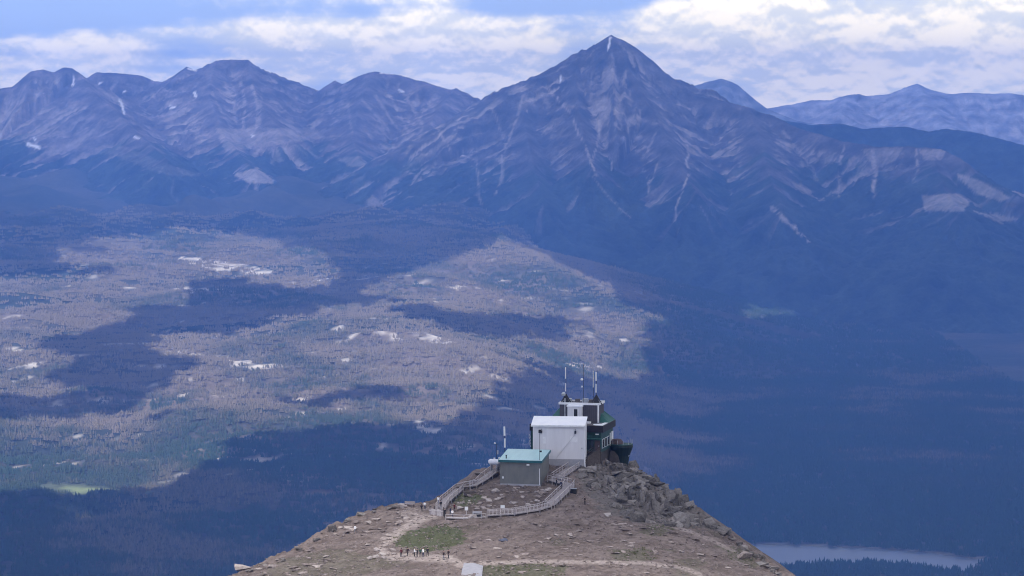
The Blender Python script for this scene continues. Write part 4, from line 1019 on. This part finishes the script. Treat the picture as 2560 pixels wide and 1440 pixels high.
def boardwalk(label, rows, width, lift=0.45, sides=(-1, 1), spacing=1.7, rail_h=1.05, rails=2, wood=M_WOOD, balusters=False, railm=None):
    railm = railm or M_WOODL
    pts = [hit(*q) if len(q) == 2 else P(*q) - np.array([0, 0, lift]) for q in rows]
    pts = [np.array([q[0], q[1], q[2] + lift]) for q in pts]
    o = empty('boardwalk', pts[0] - np.array([0, 0, lift]), 0, label, 'boardwalk')
    O = np.array(o.location)
    nrm = []
    for i in range(len(pts)):
        a = pts[max(i - 1, 0)]; b = pts[min(i + 1, len(pts) - 1)]; d = (b - a)[:2]; d = d / (np.linalg.norm(d) + 1e-9); nrm.append(np.array([-d[1], d[0], 0]))
    for i in range(len(pts) - 1):
        a, b = pts[i] - O, pts[i + 1] - O; na, nb = nrm[i] * width / 2, nrm[i + 1] * width / 2; t = np.array([0, 0, 0.12])
        dk = MB().hexa([a - na - t, a + na - t, b + nb - t, b - nb - t], [a - na, a + na, b + nb, b - nb]).build('deck', wood, o)
        DECKS.append((pts[i], pts[i + 1], width))
        L = np.linalg.norm(b - a); n = max(1, int(round(L / spacing)))
        m = MB()
        for j in range(max(2, int(L / 0.32))):     # boards laid across
            f = (j + 0.5) / max(2, int(L / 0.32)); c = a + (b - a) * f; nn = (na + (nb - na) * f) * 1.02; u = (b - a) / L * 0.13
            m.hexa([c - nn - u + t * 0.03, c + nn - u + t * 0.03, c + nn + u + t * 0.03, c - nn + u + t * 0.03], [c - nn - u + t * 0.35, c + nn - u + t * 0.35, c + nn + u + t * 0.35, c - nn + u + t * 0.35])
        bo = m.build('boards', wood, o); bo['kind'] = 'stuff'
        for sd in sides:
            for j in range(n + (1 if i == len(pts) - 2 else 0)):
                f = j / n; c = a + (b - a) * f + (na + (nb - na) * f) * sd
                g = gz1(c[0] + O[0], c[1] + O[1]) - O[2]
                MB().bar((c[0], c[1], min(g, c[2]) - 0.3), (c[0], c[1], c[2] + rail_h), 0.13).build('post', railm if j % 2 else wood, o)
            for r_ in range(rails):
                h = rail_h - 0.05 - r_ * 0.48
                MB().bar(a + na * sd * 0.97 + np.array([0, 0, h]), b + nb * sd * 0.97 + np.array([0, 0, h]), 0.06, 0.12).build('rail', railm if r_ == 0 else wood, o)
            if balusters:
                for j in range(int(L / 0.75)):
                    f = (j + 0.5) / int(L / 0.75); c = a + (b - a) * f + (na + (nb - na) * f) * sd
                    MB().bar((c[0], c[1], c[2]), (c[0], c[1], c[2] + rail_h - 0.1), 0.14, 0.06).build('baluster', M_WOODL, o)
    return o


def deck_z(x, y):
    best = None
    for a, b, w in DECKS:
        d = b - a; t = np.clip(((x - a[0]) * d[0] + (y - a[1]) * d[1]) / (d[0] ** 2 + d[1] ** 2), 0, 1); c = a + d * t
        if math.hypot(x - c[0], y - c[1]) < w / 2 + 0.05: best = max(best or -1e9, c[2] + 0.045)
    return best


boardwalk('left grey boardwalk climbing in two flights to the hut', [(1100, 1282), (1112, 1262), (1148, 1232), (1166, 1224), (1190, 1221), (1212, 1204), (1240, 1183)], 1.9, lift=0.7)
boardwalk('lower right boardwalk with pale ladder-like railing along the slope', [(1218, 1293), (1285, 1288), (1345, 1278), (1372, 1272)], 1.7, lift=0.35, spacing=2.2, balusters=True)
boardwalk('right boardwalk climbing from the lower railing up to the landing', [(1374, 1270), (1398, 1248), (1418, 1228), (1424, 1219)], 2.1, lift=0.6)
boardwalk('short landing boardwalk joining the right climb to the ramp', [(1422, 1216), (1400, 1210), (1378, 1203)], 2.0, lift=0.4, spacing=1.4)
boardwalk('wide pale ramp boardwalk rising past the foot of the white block', [(1390, 1200), (1412, 1186), (1440, 1168)], 2.4, lift=0.35)
boardwalk('dark upper ramp leading to the station door', [(1441, 1167), (1464, 1150, 616.5), (1492, 1130, 618.6)], 2.2, lift=0.35, wood=M_WOODD, railm=M_WOODD)
boardwalk('low pale walkway crossing in front of the stony hollow', [(1118, 1296), (1160, 1298), (1212, 1293)], 1.4, lift=0.18, sides=(-1,), spacing=2.6, rail_h=0.7, rails=1, wood=M_WOODL)
# plank wall of the lower platform
q0, q1 = hit(1074, 1288), hit(1108, 1291); PW = empty('plank_wall', q0, math.atan2(q1[1] - q0[1], q1[0] - q0[0]), 'pale plank wall below the lower end of the left boardwalk', 'wall')
Lw = float(np.hypot(*(q1 - q0)[:2]))
for i in range(7):
    x = i * Lw / 7; MB().box(x + 0.02, x + Lw / 7 - 0.02, -0.06, 0.06, -0.5, 1.35 + 0.05 * math.sin(i * 2.1)).build('plank', M_WOODL if i % 3 else M_WOOD, PW)
for i in range(4): MB().box(i * Lw / 3 - 0.08, i * Lw / 3 + 0.08, 0.063, 0.2, -0.5, 1.9).build('post', M_WOODD, PW)
MB().box(-0.1, Lw + 0.1, -0.14, -0.063, 0.95, 1.12).build('rail', M_WOODL, PW)

# signs, bench and other small things
def sign_post(px, py, label, panel=(0.9, 0.6), h=1.3, m=None):
    q = hit(px, py); o = empty('trail_sign', q, R(random.uniform(-20, 20)), label, 'sign')
    MB().box(-0.06, 0.06, -0.06, 0.06, -0.3, h).build('post', M_WOODL, o)
    MB().box(-panel[0] / 2, panel[0] / 2, -0.1, -0.063, h - panel[1], h + 0.05).build('panel', m or M_WPAINT, o)


sign_post(1257, 1280, 'pale wooden trail sign beside the lower right boardwalk')
sign_post(1166, 1287, 'pale trail sign near the dark entrance of the low walkway', (0.7, 0.7), 1.5)
q = hit(1024, 1266); o = empty('viewing_bench', q, R(-8), 'grey wooden bench at the left rim with blue valley behind', 'bench')
MB().box(-1.1, 1.1, -0.3, 0.3, 0.42, 0.52).build('seat', M_WOOD, o)
MB().box(-1.1, 1.1, 0.28, 0.36, 0.55, 1.0).build('backrest', M_WOOD, o)
for x in (-0.9, 0.9): MB().box(x - 0.09, x + 0.09, -0.28, 0.28, -0.2, 0.417).build('leg', M_WOODD, o)
q = hit(1434, 1232); o = empty('equipment_box', q, R(-14), 'dark equipment box beside the right boardwalk landing', 'box')
MB().box(-0.6, 0.6, -0.4, 0.4, -0.2, 0.85).build('cabinet', M_BLACK, o, 0.03); MB().box(-0.65, 0.65, -0.45, 0.45, 0.853, 0.93).build('lid', M_STEEL, o)
q = hit(1234, 1192); o = empty('crib_support', q, R(-30), 'dark timber crib under the top of the left boardwalk', 'support')
for i in range(4): MB().box(-0.8, 0.8, -0.7 + i * 0.4, -0.5 + i * 0.4, -0.4, 0.55).build('timber', M_WOODD, o)
q = hit(1176, 1236); o = empty('crib_support', q, R(-5), 'dark timber crib below the bend of the left boardwalk', 'support')
for i in range(5): MB().box(-1.3, 1.3, -0.9 + i * 0.4, -0.7 + i * 0.4, -0.4, 0.5).build('timber', M_WOODD, o)
q = hit(1193, 1294); o = empty('stone_culvert', q, 0, 'dark square opening framed by stones beside the low walkway', 'culvert')
MB().box(-0.7, 0.7, 0.0, 1.2, -0.3, 0.75).build('opening', M_BLACK, o); MB().box(-0.95, 0.95, -0.15, 1.2, 0.753, 0.98).build('lintel', M_CONC, o)  # solid black block stands for the shade inside the opening
for x in (-0.97, 0.72): MB().box(x, x + 0.25, -0.15, 1.2, -0.3, 0.75).build('jamb', M_CONC, o)
# pale slab of concrete path at the bottom edge
pad = [hit(a, b) for a, b in [(1152, 1446), (1155, 1428), (1160, 1410), (1185, 1409), (1208, 1416), (1206, 1430), (1205, 1446)]]
m = MB(); cxy = np.mean([q[:2] for q in pad], 0); n = len(pad)
m.add([(q[0], q[1], q[2] + 0.12) for q in pad] + [(q[0], q[1], q[2] - 0.4) for q in pad], [tuple(range(n))] + [(i, n + i, n + (i + 1) % n, (i + 1) % n) for i in range(n)])
tag(m.build('path', M_CONC), 'pale concrete path slab at the bottom edge', kind='structure')

# ------------------------------------------------------------------ rocks
def rock_mesh(name, seed, n=15, squash=(1, 1, 1), m=None):
    r = random.Random(seed); bm = bmesh.new()
    for _ in range(n):
        v = Vector((r.uniform(-1, 1), r.uniform(-1, 1), r.uniform(-1, 1)))
        k = max(abs(v.x), abs(v.y), abs(v.z)); v = v / k * r.uniform(0.72, 1.0) * 0.5
        bm.verts.new((v.x * squash[0], v.y * squash[1], v.z * squash[2]))
    res = bmesh.ops.convex_hull(bm, input=bm.verts[:])
    bmesh.ops.delete(bm, geom=[g for g in res['geom_interior'] if isinstance(g, bmesh.types.BMVert)], context='VERTS')
    bmesh.ops.recalc_face_normals(bm, faces=bm.faces[:])
    me = bpy.data.meshes.new(name); bm.to_mesh(me); bm.free(); me.materials.append(m or M_ROCK)
    return me


def mat_rock(name, c1, c2, c3):
    m, N, L, b = new_mat(name); b.inputs['Roughness'].default_value = 0.93; b.inputs['Specular IOR Level'].default_value = 0.2
    oi = N.new('ShaderNodeObjectInfo'); tc = N.new('ShaderNodeNewGeometry')
    t = N.new('ShaderNodeTexNoise'); t.inputs['Scale'].default_value = 2.2; t.inputs['Detail'].default_value = 7; t.inputs['Roughness'].default_value = 0.65; L.new(tc.outputs['Position'], t.inputs['Vector'])
    ad = N.new('ShaderNodeMath'); ad.operation = 'MULTIPLY_ADD'; ad.inputs[1].default_value = 0.45; L.new(oi.outputs['Random'], ad.inputs[0]); L.new(t.outputs[0], ad.inputs[2])
    r = N.new('ShaderNodeValToRGB'); e = r.color_ramp.elements; e[0].position = 0.38; e[0].color = (*c1, 1); e[1].position = 1.0; e[1].color = (*c3, 1); x = e.new(0.68); x.color = (*c2, 1)
    L.new(ad.outputs[0], r.inputs[0]); L.new(r.outputs[0], b.inputs['Base Color'])
    bp = N.new('ShaderNodeBump'); bp.inputs['Strength'].default_value = 0.6; bp.inputs['Distance'].default_value = 0.12
    t2 = N.new('ShaderNodeTexNoise'); t2.inputs['Scale'].default_value = 3.5; t2.inputs['Detail'].default_value = 6; L.new(tc.outputs['Position'], t2.inputs['Vector'])
    L.new(t2.outputs[0], bp.inputs['Height']); L.new(bp.outputs[0], b.inputs['Normal'])
    return m


M_ROCK = mat_rock('outcrop_rock', (0.06, 0.053, 0.050), (0.165, 0.148, 0.138), (0.29, 0.262, 0.245))
M_ROCKB = mat_rock('slope_rock', (0.13, 0.105, 0.097), (0.265, 0.218, 0.20), (0.47, 0.405, 0.375))
BLOCK = [rock_mesh('rock', 300 + i, 16, (1.0, 0.75, 0.55 + 0.1 * (i % 4))) for i in range(9)]
SLAB = [rock_mesh('rock', 340 + i, 14, (1.25, 0.8, 0.32)) for i in range(6)]
PILLAR = [rock_mesh('rock', 380 + i, 14, (0.5, 0.5, 1.25)) for i in range(5)]
SLOPE = [rock_mesh('boulder', 420 + i, 15, (1.2, 0.85, 0.42 + 0.08 * (i % 3)), M_ROCKB) for i in range(8)]


def sample_px(poly, n, rnd):
    xs = [a for a, b in poly]; ys = [b for a, b in poly]; out = []
    while len(out) < n:
        a = rnd.uniform(min(xs), max(xs)); b = rnd.uniform(min(ys), max(ys))
        if in_poly(np.array([a]), np.array([b]), poly)[0]: out.append((a, b))
    return out


rd = random.Random(5)
OUT_POLY = [(1462, 1168), (1500, 1156), (1560, 1158), (1612, 1184), (1650, 1212), (1700, 1254), (1745, 1284), (1800, 1322), (1745, 1322), (1640, 1312), (1570, 1298), (1520, 1262), (1480, 1215), (1448, 1196)]
oc = hit(1600, 1260)
OUT = empty('rock_outcrop', oc, 0, 'grey blocky rock outcrop on the right flank below the station', 'outcrop')
O = np.array(oc)
spots = sample_px(OUT_POLY, 250, rd) + [(a + rd.uniform(-6, 6), b + rd.uniform(-2, 6)) for a, b in ((1575, 1160), (1590, 1170), (1606, 1180), (1622, 1192), (1640, 1206), (1655, 1218), (1672, 1232), (1690, 1245), (1707, 1260), (1725, 1272), (1745, 1288), (1765, 1300), (1785, 1314), (1800, 1325), (1815, 1336), (1830, 1348), (1845, 1360), (1862, 1372)) for _ in range(2)]
for a, b in spots:
    q = hit(a, b)
    core = math.exp(-(((a - 1640) / 60) ** 2 + ((b - 1255) / 38) ** 2))
    if rd.random() < core * 0.75: me, s_ = rd.choice(PILLAR), rd.uniform(2.4, 4.4)
    elif rd.random() < 0.45: me, s_ = rd.choice(SLAB), 0.8 + 3.4 * rd.random() ** 2
    else: me, s_ = rd.choice(BLOCK), 0.8 + 3.4 * rd.random() ** 2.2
    if b < 1200: s_ *= 0.75
    k = link('rock', me, None, OUT)
    k.location = (q[0] - O[0], q[1] - O[1], q[2] - O[2] + s_ * rd.uniform(-0.18, 0.14))
    k.rotation_euler = (rd.uniform(-0.35, 0.35), rd.uniform(-0.45, 0.25), rd.uniform(0, 6.28)); k.scale = (s_ * rd.uniform(0.8, 1.2), s_ * rd.uniform(0.8, 1.2), s_ * rd.uniform(0.8, 1.15))


def boulder(px, py, s_, label, group=None, me=None, sink=0.15, sc=(1, 1, 1), rot=None):
    q = hit(px, py); o = link('boulder', me or rd.choice(SLOPE))
    o.location = (q[0], q[1], q[2] + s_ * (0.2 - sink) * sc[2])
    o.rotation_euler = rot or (rd.uniform(-0.15, 0.15), rd.uniform(-0.15, 0.15), rd.uniform(0, 6.28)); o.scale = (s_ * sc[0], s_ * sc[1], s_ * sc[2])
    return tag(o, label, 'boulder', group)


M_PALE = mat_rock('pale_rock', (0.22, 0.185, 0.175), (0.33, 0.285, 0.27), (0.46, 0.41, 0.39))
M_BLUER = mat_rock('blue_rock', (0.07, 0.08, 0.12), (0.12, 0.13, 0.18), (0.2, 0.21, 0.27))
pale = [rock_mesh('boulder', 480 + i, 16, (1.3, 0.9, 0.6), M_PALE) for i in range(4)]
boulder(1862, 1392, 3.4, 'large flat boulder on the lower right rim', me=SLOPE[2], sc=(1.0, 0.8, 1.0))
boulder(1905, 1398, 2.2, 'dark boulder just right of the large flat rim boulder', me=BLOCK[1])
boulder(1183, 1294, 2.6, 'pale triangular boulder beside the low walkway', me=pale[1], sc=(1, 0.8, 1.0))
boulder(608, 1418, 3.6, 'boulder perched on the far left rim of the slope', me=SLOPE[4], sc=(0.9, 0.8, 0.8))
boulder(1008, 1268, 2.3, 'rounded pale boulder left of the viewing bench', me=pale[3], sc=(1, 1, 1.0))
boulder(1258, 1352, 2.2, 'dark bluish boulder alone on the brown slope', me=rock_mesh('boulder', 499, 15, (1.2, 0.8, 0.45), M_BLUER))
boulder(1690, 1302, 3.0, 'pale slab at the foot of the rock outcrop', me=pale[0], sc=(1.6, 0.8, 0.5))
boulder(1520, 1288, 2.2, 'pale square block at the left foot of the outcrop', me=pale[1], sc=(1.1, 0.9, 0.8))
boulder(1237, 1230, 1.6, 'small cream boulder in the stony hollow nearest the hut corner', me=pale[2], sc=(1.1, 0.8, 0.8))
boulder(1243, 1249, 1.5, 'small cream boulder in the hollow below the hut corner', me=pale[3], sc=(1.1, 0.8, 0.7))
for a, b in sample_px([(1140, 1235), (1240, 1222), (1370, 1215), (1385, 1245), (1350, 1270), (1250, 1282), (1150, 1280)], 55, rd):
    boulder(a, b, rd.uniform(0.5, 1.6), 'small tan boulder lying in the stony hollow below the hut', 'boulders in the hollow below the hut', me=rd.choice(SLOPE + pale))
for a, b in sample_px([(640, 1425), (860, 1312), (1000, 1270), (1060, 1275), (1000, 1320), (940, 1365), (930, 1400), (800, 1440), (640, 1440)], 70, rd):
    boulder(a, b, rd.uniform(0.6, 1.9), 'brown slab boulder on the left slope of the shoulder', 'boulders on the left slope', sc=(1.2, 1, 0.7))
for a, b in sample_px([(1200, 1320), (1450, 1290), (1560, 1310), (1700, 1330), (1850, 1400), (1900, 1435), (1250, 1435), (1160, 1395)], 90, rd):
    boulder(a, b, rd.uniform(0.6, 1.7), 'brown slab boulder on the slope right of the grass patch', 'boulders on the right slope', sc=(1.2, 1, 0.6))
for a, b in [(620, 1424), (660, 1410), (700, 1396), (745, 1372), (790, 1346), (830, 1322), (870, 1302), (905, 1285), (940, 1274), (975, 1266), (1120, 1246), (1140, 1232), (1160, 1216), (1185, 1200), (1210, 1184)]:
    for _ in range(2): boulder(a + rd.uniform(-12, 12), b + rd.uniform(1, 8), rd.uniform(0.9, 2.2), 'grey rock along the left skyline of the shoulder', 'rocks along the left rim', me=rd.choice(BLOCK + SLAB))
for a, b in [(1872, 1384), (1890, 1392), (1905, 1404), (1918, 1412), (1932, 1422), (1945, 1432)]:
    for _ in range(2): boulder(a + rd.uniform(-10, 6), b + rd.uniform(0, 7), rd.uniform(0.9, 2.3), 'dark rock along the lower right skyline of the shoulder', 'rocks along the right rim', me=rd.choice(BLOCK + SLAB))
for a, b in [(960, 1385), (945, 1380), (975, 1378), (990, 1390), (940, 1392), (925, 1396), (1005, 1395), (955, 1396)]:
    boulder(a + rd.uniform(-8, 8), b + rd.uniform(-4, 4), rd.uniform(0.7, 1.3), 'pale stone in the pile where the trail bends', 'stones at the trail bend', me=rd.choice(pale))

# loose stones too many to count: real geometry in one mesh
def scatter(name, label, polys, count, smin, smax, meshes, m):
    srcs = []
    for me in meshes:
        v = np.zeros(len(me.vertices) * 3, np.float32); me.vertices.foreach_get('co', v); me.calc_loop_triangles()
        t = np.zeros(len(me.loop_triangles) * 3, np.int32); me.loop_triangles.foreach_get('vertices', t); srcs.append((v.reshape(-1, 3), t.reshape(-1, 3)))
    X = RNG.uniform(-62, 62, count * 4); Y = RNG.uniform(515, 640, count * 4); Z = gz(X, Y); px, py = proj(X, Y, Z)
    ok = np.zeros(X.shape, bool)
    px = px + fbm(X / 3.5, Y / 3.5, 4, 150) * -30
    for p_ in polys: ok |= in_poly(px, py, p_)
    ok &= (fbm(X / 7, Y / 7, 3, 170) + RNG.uniform(-0.5, 0.5, X.shape)) > 0.0
    X, Y, Z = X[ok][:count], Y[ok][:count], Z[ok][:count]
    V = []; T = []; o = 0
    for x, y, z in zip(X, Y, Z):
        v, t = srcs[RNG.integers(len(srcs))]; a = RNG.uniform(0, 6.28); s_ = smin + (smax - smin) * RNG.random() ** 2.2
        c, d = math.cos(a) * s_, math.sin(a) * s_
        w = np.stack([v[:, 0] * c - v[:, 1] * d + x, v[:, 0] * d + v[:, 1] * c + y, v[:, 2] * s_ + z + s_ * 0.06], 1)
        V.append(w); T.append(t + o); o += len(w)
    me = np_mesh(name, np.concatenate(V), np.concatenate(T))
    return tag(link(name, me, m), label, kind='stuff')


ALLG = [[(560, 1445), (850, 1308), (1000, 1260), (1110, 1250), (1240, 1170), (1400, 1150), (1560, 1160), (1700, 1255), (1960, 1445)]]
scatter('loose_stones', 'loose brown stones strewn over the shoulder', ALLG, 8500, 0.14, 0.75, SLOPE, M_ROCKB)
scatter('rubble', 'grey rubble filling the gaps of the outcrop', [OUT_POLY], 1800, 0.3, 1.1, BLOCK + SLAB, M_ROCK)
# grass tufts
M_GRASS = mat('alpine_grass', (0.09, 0.105, 0.05), (0.155, 0.155, 0.08), 1.2, 0.95)
def tuft(seed):
    r = random.Random(seed); vs = []; fs = []
    for _ in range(9):
        a = r.uniform(0, 6.28); q = r.uniform(0, 0.5); h = r.uniform(0.25, 0.6); x, y = q * math.cos(a), q * math.sin(a); o = len(vs); t = r.uniform(0, 3.14)
        vs += [(x - 0.09 * math.cos(t), y - 0.09 * math.sin(t), -0.05), (x + 0.09 * math.cos(t), y + 0.09 * math.sin(t), -0.05), (x + r.uniform(-.15, .15), y + r.uniform(-.15, .15), h)]; fs.append((o, o + 1, o + 2))
    me = bpy.data.meshes.new('grass'); me.from_pydata(vs, [], fs); return me
scatter('grass', 'short green alpine grass growing in patches on the shoulder', GRASS[:3] + GRASS[4:7], 5200, 0.35, 0.9, [tuft(i) for i in range(5)], M_GRASS)

# ------------------------------------------------------------------ people
def person_mesh(pose):
    """one continuous skinned body about 1.72 m tall; faces get shoe, trouser, coat, skin by region"""
    st = dict(stand=(0.0, 0.0, 0.25), walk=(0.28, -0.24, 0.55), lean=(0.05, -0.05, 0.8))[pose]
    V = []; E = []; Rr = []
    def v(p_, r_, par=None):
        V.append(p_); Rr.append(r_)
        if par is not None: E.append((par, len(V) - 1))
        return len(V) - 1
    pel = v((0, 0, 0.93), 0.155); ab = v((0, 0, 1.12), 0.140, pel); ch = v((0, 0, 1.33), 0.165, ab); nk = v((0, 0, 1.49), 0.062, ch)
    jaw = v((0, -0.02, 1.56), 0.078, nk); hd = v((0, -0.01, 1.65), 0.098, jaw); tp = v((0, 0.0, 1.72), 0.07, hd); v((0, -0.115, 1.61), 0.02, jaw)
    for sgn, sw in ((-1, st[0]), (1, st[1])):
        hp = v((sgn * 0.10, 0, 0.88), 0.105, pel); kn = v((sgn * 0.11, -0.5 * sw - 0.03, 0.50), 0.068, hp); an = v((sgn * 0.11, -sw, 0.09), 0.045, kn); v((sgn * 0.125, -sw - 0.17, 0.045), 0.04, an)
        sh = v((sgn * 0.19, 0, 1.40), 0.075, ch); el = v((sgn * 0.26, -0.12 * st[2] + 0.04, 1.13), 0.050, sh); wr = v((sgn * 0.25, -0.45 * st[2], 0.93 + 0.22 * st[2] * 0.6), 0.033, el)
        pm = v((sgn * 0.25, -0.45 * st[2] - 0.05, 0.86 + 0.2 * st[2] * 0.6), 0.034, wr)
        x0, y0, z0 = V[pm]
        for f in range(4):
            k1 = v((x0 + (f - 1.5) * 0.005, y0 - 0.012 + (f - 1.5) * 0.024, z0 - 0.05 + 0.006 * abs(f - 1.4)), 0.010, pm); v((x0 - sgn * 0.015, y0 - 0.02 + (f - 1.5) * 0.022, z0 - 0.088 + 0.008 * abs(f - 1.4)), 0.008, k1)
        th = v((x0 - sgn * 0.02, y0 - 0.05, z0 + 0.005), 0.011, pm); v((x0 - sgn * 0.03, y0 - 0.07, z0 - 0.035), 0.009, th)
    me = bpy.data.meshes.new('body'); me.from_pydata(V, E, [])
    o = bpy.data.objects.new('body_src', me); COL.objects.link(o)
    md = o.modifiers.new('skin', 'SKIN')
    for i, sv in enumerate(me.skin_vertices[0].data): sv.radius = (Rr[i] * (1.15 if i in (pel, ab, ch) else 1.0), Rr[i] * (0.72 if i in (pel, ab, ch) else 1.0)); sv.use_root = (i == pel)
    ss = o.modifiers.new('sub', 'SUBSURF'); ss.levels = 1; ss.render_levels = 1
    dg = bpy.context.evaluated_depsgraph_get(); out = bpy.data.meshes.new_from_object(o.evaluated_get(dg)); out.name = 'body'
    bpy.data.objects.remove(o); bpy.data.meshes.remove(me)
    for _ in range(4): out.materials.append(None)
    for pl in out.polygons:
        c = pl.center; pl.use_smooth = True
        pl.material_index = 0 if c.z < 0.11 else (1 if (c.z < 0.92 and abs(c.x) < 0.235) else (3 if (c.z > 1.47 or (abs(c.x) > 0.215 and c.z < 0.96)) else 2))
    zs = min(v_.co.z for v_ in out.vertices)
    for v_ in out.vertices: v_.co.z -= zs
    return out


BODY = {k: person_mesh(k) for k in ('stand', 'walk', 'lean')}
hb = bmesh.new(); bmesh.ops.create_icosphere(hb, subdivisions=2, radius=0.118)
for v_ in hb.verts: v_.co.z = v_.co.z * 0.95 + 0.012; v_.co.y += 0.022
bmesh.ops.delete(hb, geom=[v_ for v_ in hb.verts if v_.co.z < -0.03 and v_.co.y < 0.03], context='VERTS')
HAIR = bpy.data.meshes.new('hair'); hb.to_mesh(HAIR); hb.free(); HAIR.materials.append(None)
_mc = {}
def cmat(c):
    if c not in _mc: _mc[c] = mat('cloth', c, tuple(min(1, x * 1.25 + 0.01) for x in c), 6, 0.9)
    return _mc[c]


SKIN = mat('skin', (0.42, 0.26, 0.20), (0.48, 0.31, 0.24), 9, 0.6)
BLK, NVY, WHT, RED_, GRY, TAN, BLU, GRN, BRN = (0.015, 0.015, 0.02), (0.02, 0.03, 0.07), (0.78, 0.77, 0.78), (0.10, 0.02, 0.025), (0.16, 0.16, 0.18), (0.30, 0.23, 0.17), (0.06, 0.10, 0.22), (0.03, 0.07, 0.05), (0.035, 0.02, 0.018)


def person(px, py, coat, trousers, face, pose, label, group, hair=BLK, h=1.0):
    q = hit(px, py); dz = deck_z(q[0], q[1])
    z = dz if dz is not None and abs(dz - q[2]) < 3 else q[2] - 0.02
    o = empty('person', (q[0], q[1], z), R(face), label, 'person', group)
    b = link('body', BODY[pose], None, o); b.scale = (h, h, h)
    for i, c in enumerate((BLK, trousers, coat, None)):
        b.material_slots[i].link = 'OBJECT'; b.material_slots[i].material = SKIN if c is None else cmat(c)
    k = link('hair', HAIR, None, o); k.location = (0, 0, 1.665 * h); k.scale = (h, h, h); k.material_slots[0].link = 'OBJECT'; k.material_slots[0].material = cmat(hair)


G1, G2, G3 = 'hikers by the grass patch', 'visitors at the foot of the left boardwalk', 'visitors around the station'
person(888, 1334, WHT, GRY, 150, 'walk', 'person in white top walking alone on the left slope', G1)
person(1003, 1393, RED_, BLK, 200, 'stand', 'person in dark red coat, leftmost below the grass patch', G1, BRN)
person(1019, 1391, BRN, BLK, 30, 'walk', 'person in brown coat, second from left below the grass patch', G1)
person(1036, 1392, WHT, BLK, 90, 'lean', 'person in white top at the left end of the close huddle', G1)
person(1043, 1393, BLK, BLK, 250, 'stand', 'person in black, second from left in the close huddle', G1)
person(1051, 1393, GRN, BLK, 20, 'stand', 'person in dark green coat in the middle of the huddle', G1)
person(1058, 1392, WHT, NVY, 310, 'lean', 'person in white top and navy trousers right of the huddle middle', G1)
person(1069, 1391, BLK, BLK, 170, 'walk', 'person in black at the right end of the huddle', G1)
person(1109, 1400, BRN, GRY, 60, 'walk', 'person in brown, left one of the walking pair', G1)
person(1121, 1397, BRN, BLK, 45, 'walk', 'person in dark brown, right one of the walking pair', G1, h=1.03)
person(1095, 1272, WHT, BLU, 120, 'stand', 'person in white top behind the plank wall', G2)
person(1102, 1280, BLK, GRY, 200, 'stand', 'person in black beside the plank wall', G2)
person(1112, 1296, BLK, BLK, 10, 'walk', 'person in black at the right end of the plank wall', G2)
person(1126, 1288, NVY, GRY, 240, 'stand', 'person in navy coat on the low walkway', G2)
person(1131, 1294, WHT, NVY, 30, 'walk', 'person in white top and navy trousers on the low walkway', G2)
person(1136, 1280, RED_, BLK, 140, 'lean', 'person in dark red behind the low walkway', G2)
person(1062, 1274, WHT, NVY, 180, 'stand', 'person in white top looking out from the left rim', G2, h=0.95)
person(1054, 1280, BLK, BLK, 180, 'lean', 'person in black at the left rim below the lookout', G2, h=0.9)
person(1391, 1216, BLK, BLK, 100, 'walk', 'person in black on the short landing boardwalk', G3)
person(1403, 1230, NVY, BLK, 20, 'stand', 'person in navy on the right climbing boardwalk', G3)
person(1441, 1160, BLK, NVY, 160, 'walk', 'person in black on the ramp before the white block corner', G3)
person(1462, 1262, BRN, BLK, 60, 'stand', 'person in brown standing alone on the slope right of the boardwalk', G3)
person(1499, 1140, RED_, BLK, 30, 'stand', 'person in dark red beside the station door', G3)

# dark boarded side of the ramp to the station door
ra, rb = P(1446, 1170, 613.5), P(1500, 1131, 617.6)
RP = empty('ramp_side_panel', ra - np.array([0, 0, 1.0]), 0, 'dark boarded side wall of the ramp under the station door', 'wall')
for i in range(9):
    f0, f1 = i / 9 + 0.004, (i + 1) / 9 - 0.004; a = (rb - ra) * f0 + np.array([0, 0, 1.0]); b = (rb - ra) * f1 + np.array([0, 0, 1.0]); t = np.array([0.03, 0.08, 0])
    dn = np.array([0, 0, -1.7 - 0.12 * i]); up_ = np.array([0, 0, 0.75])
    MB().hexa([a + dn, b + dn, b + dn + t, a + dn + t], [a + up_, b + up_, b + up_ + t, a + up_ + t]).build('board', M_WOODD, RP)
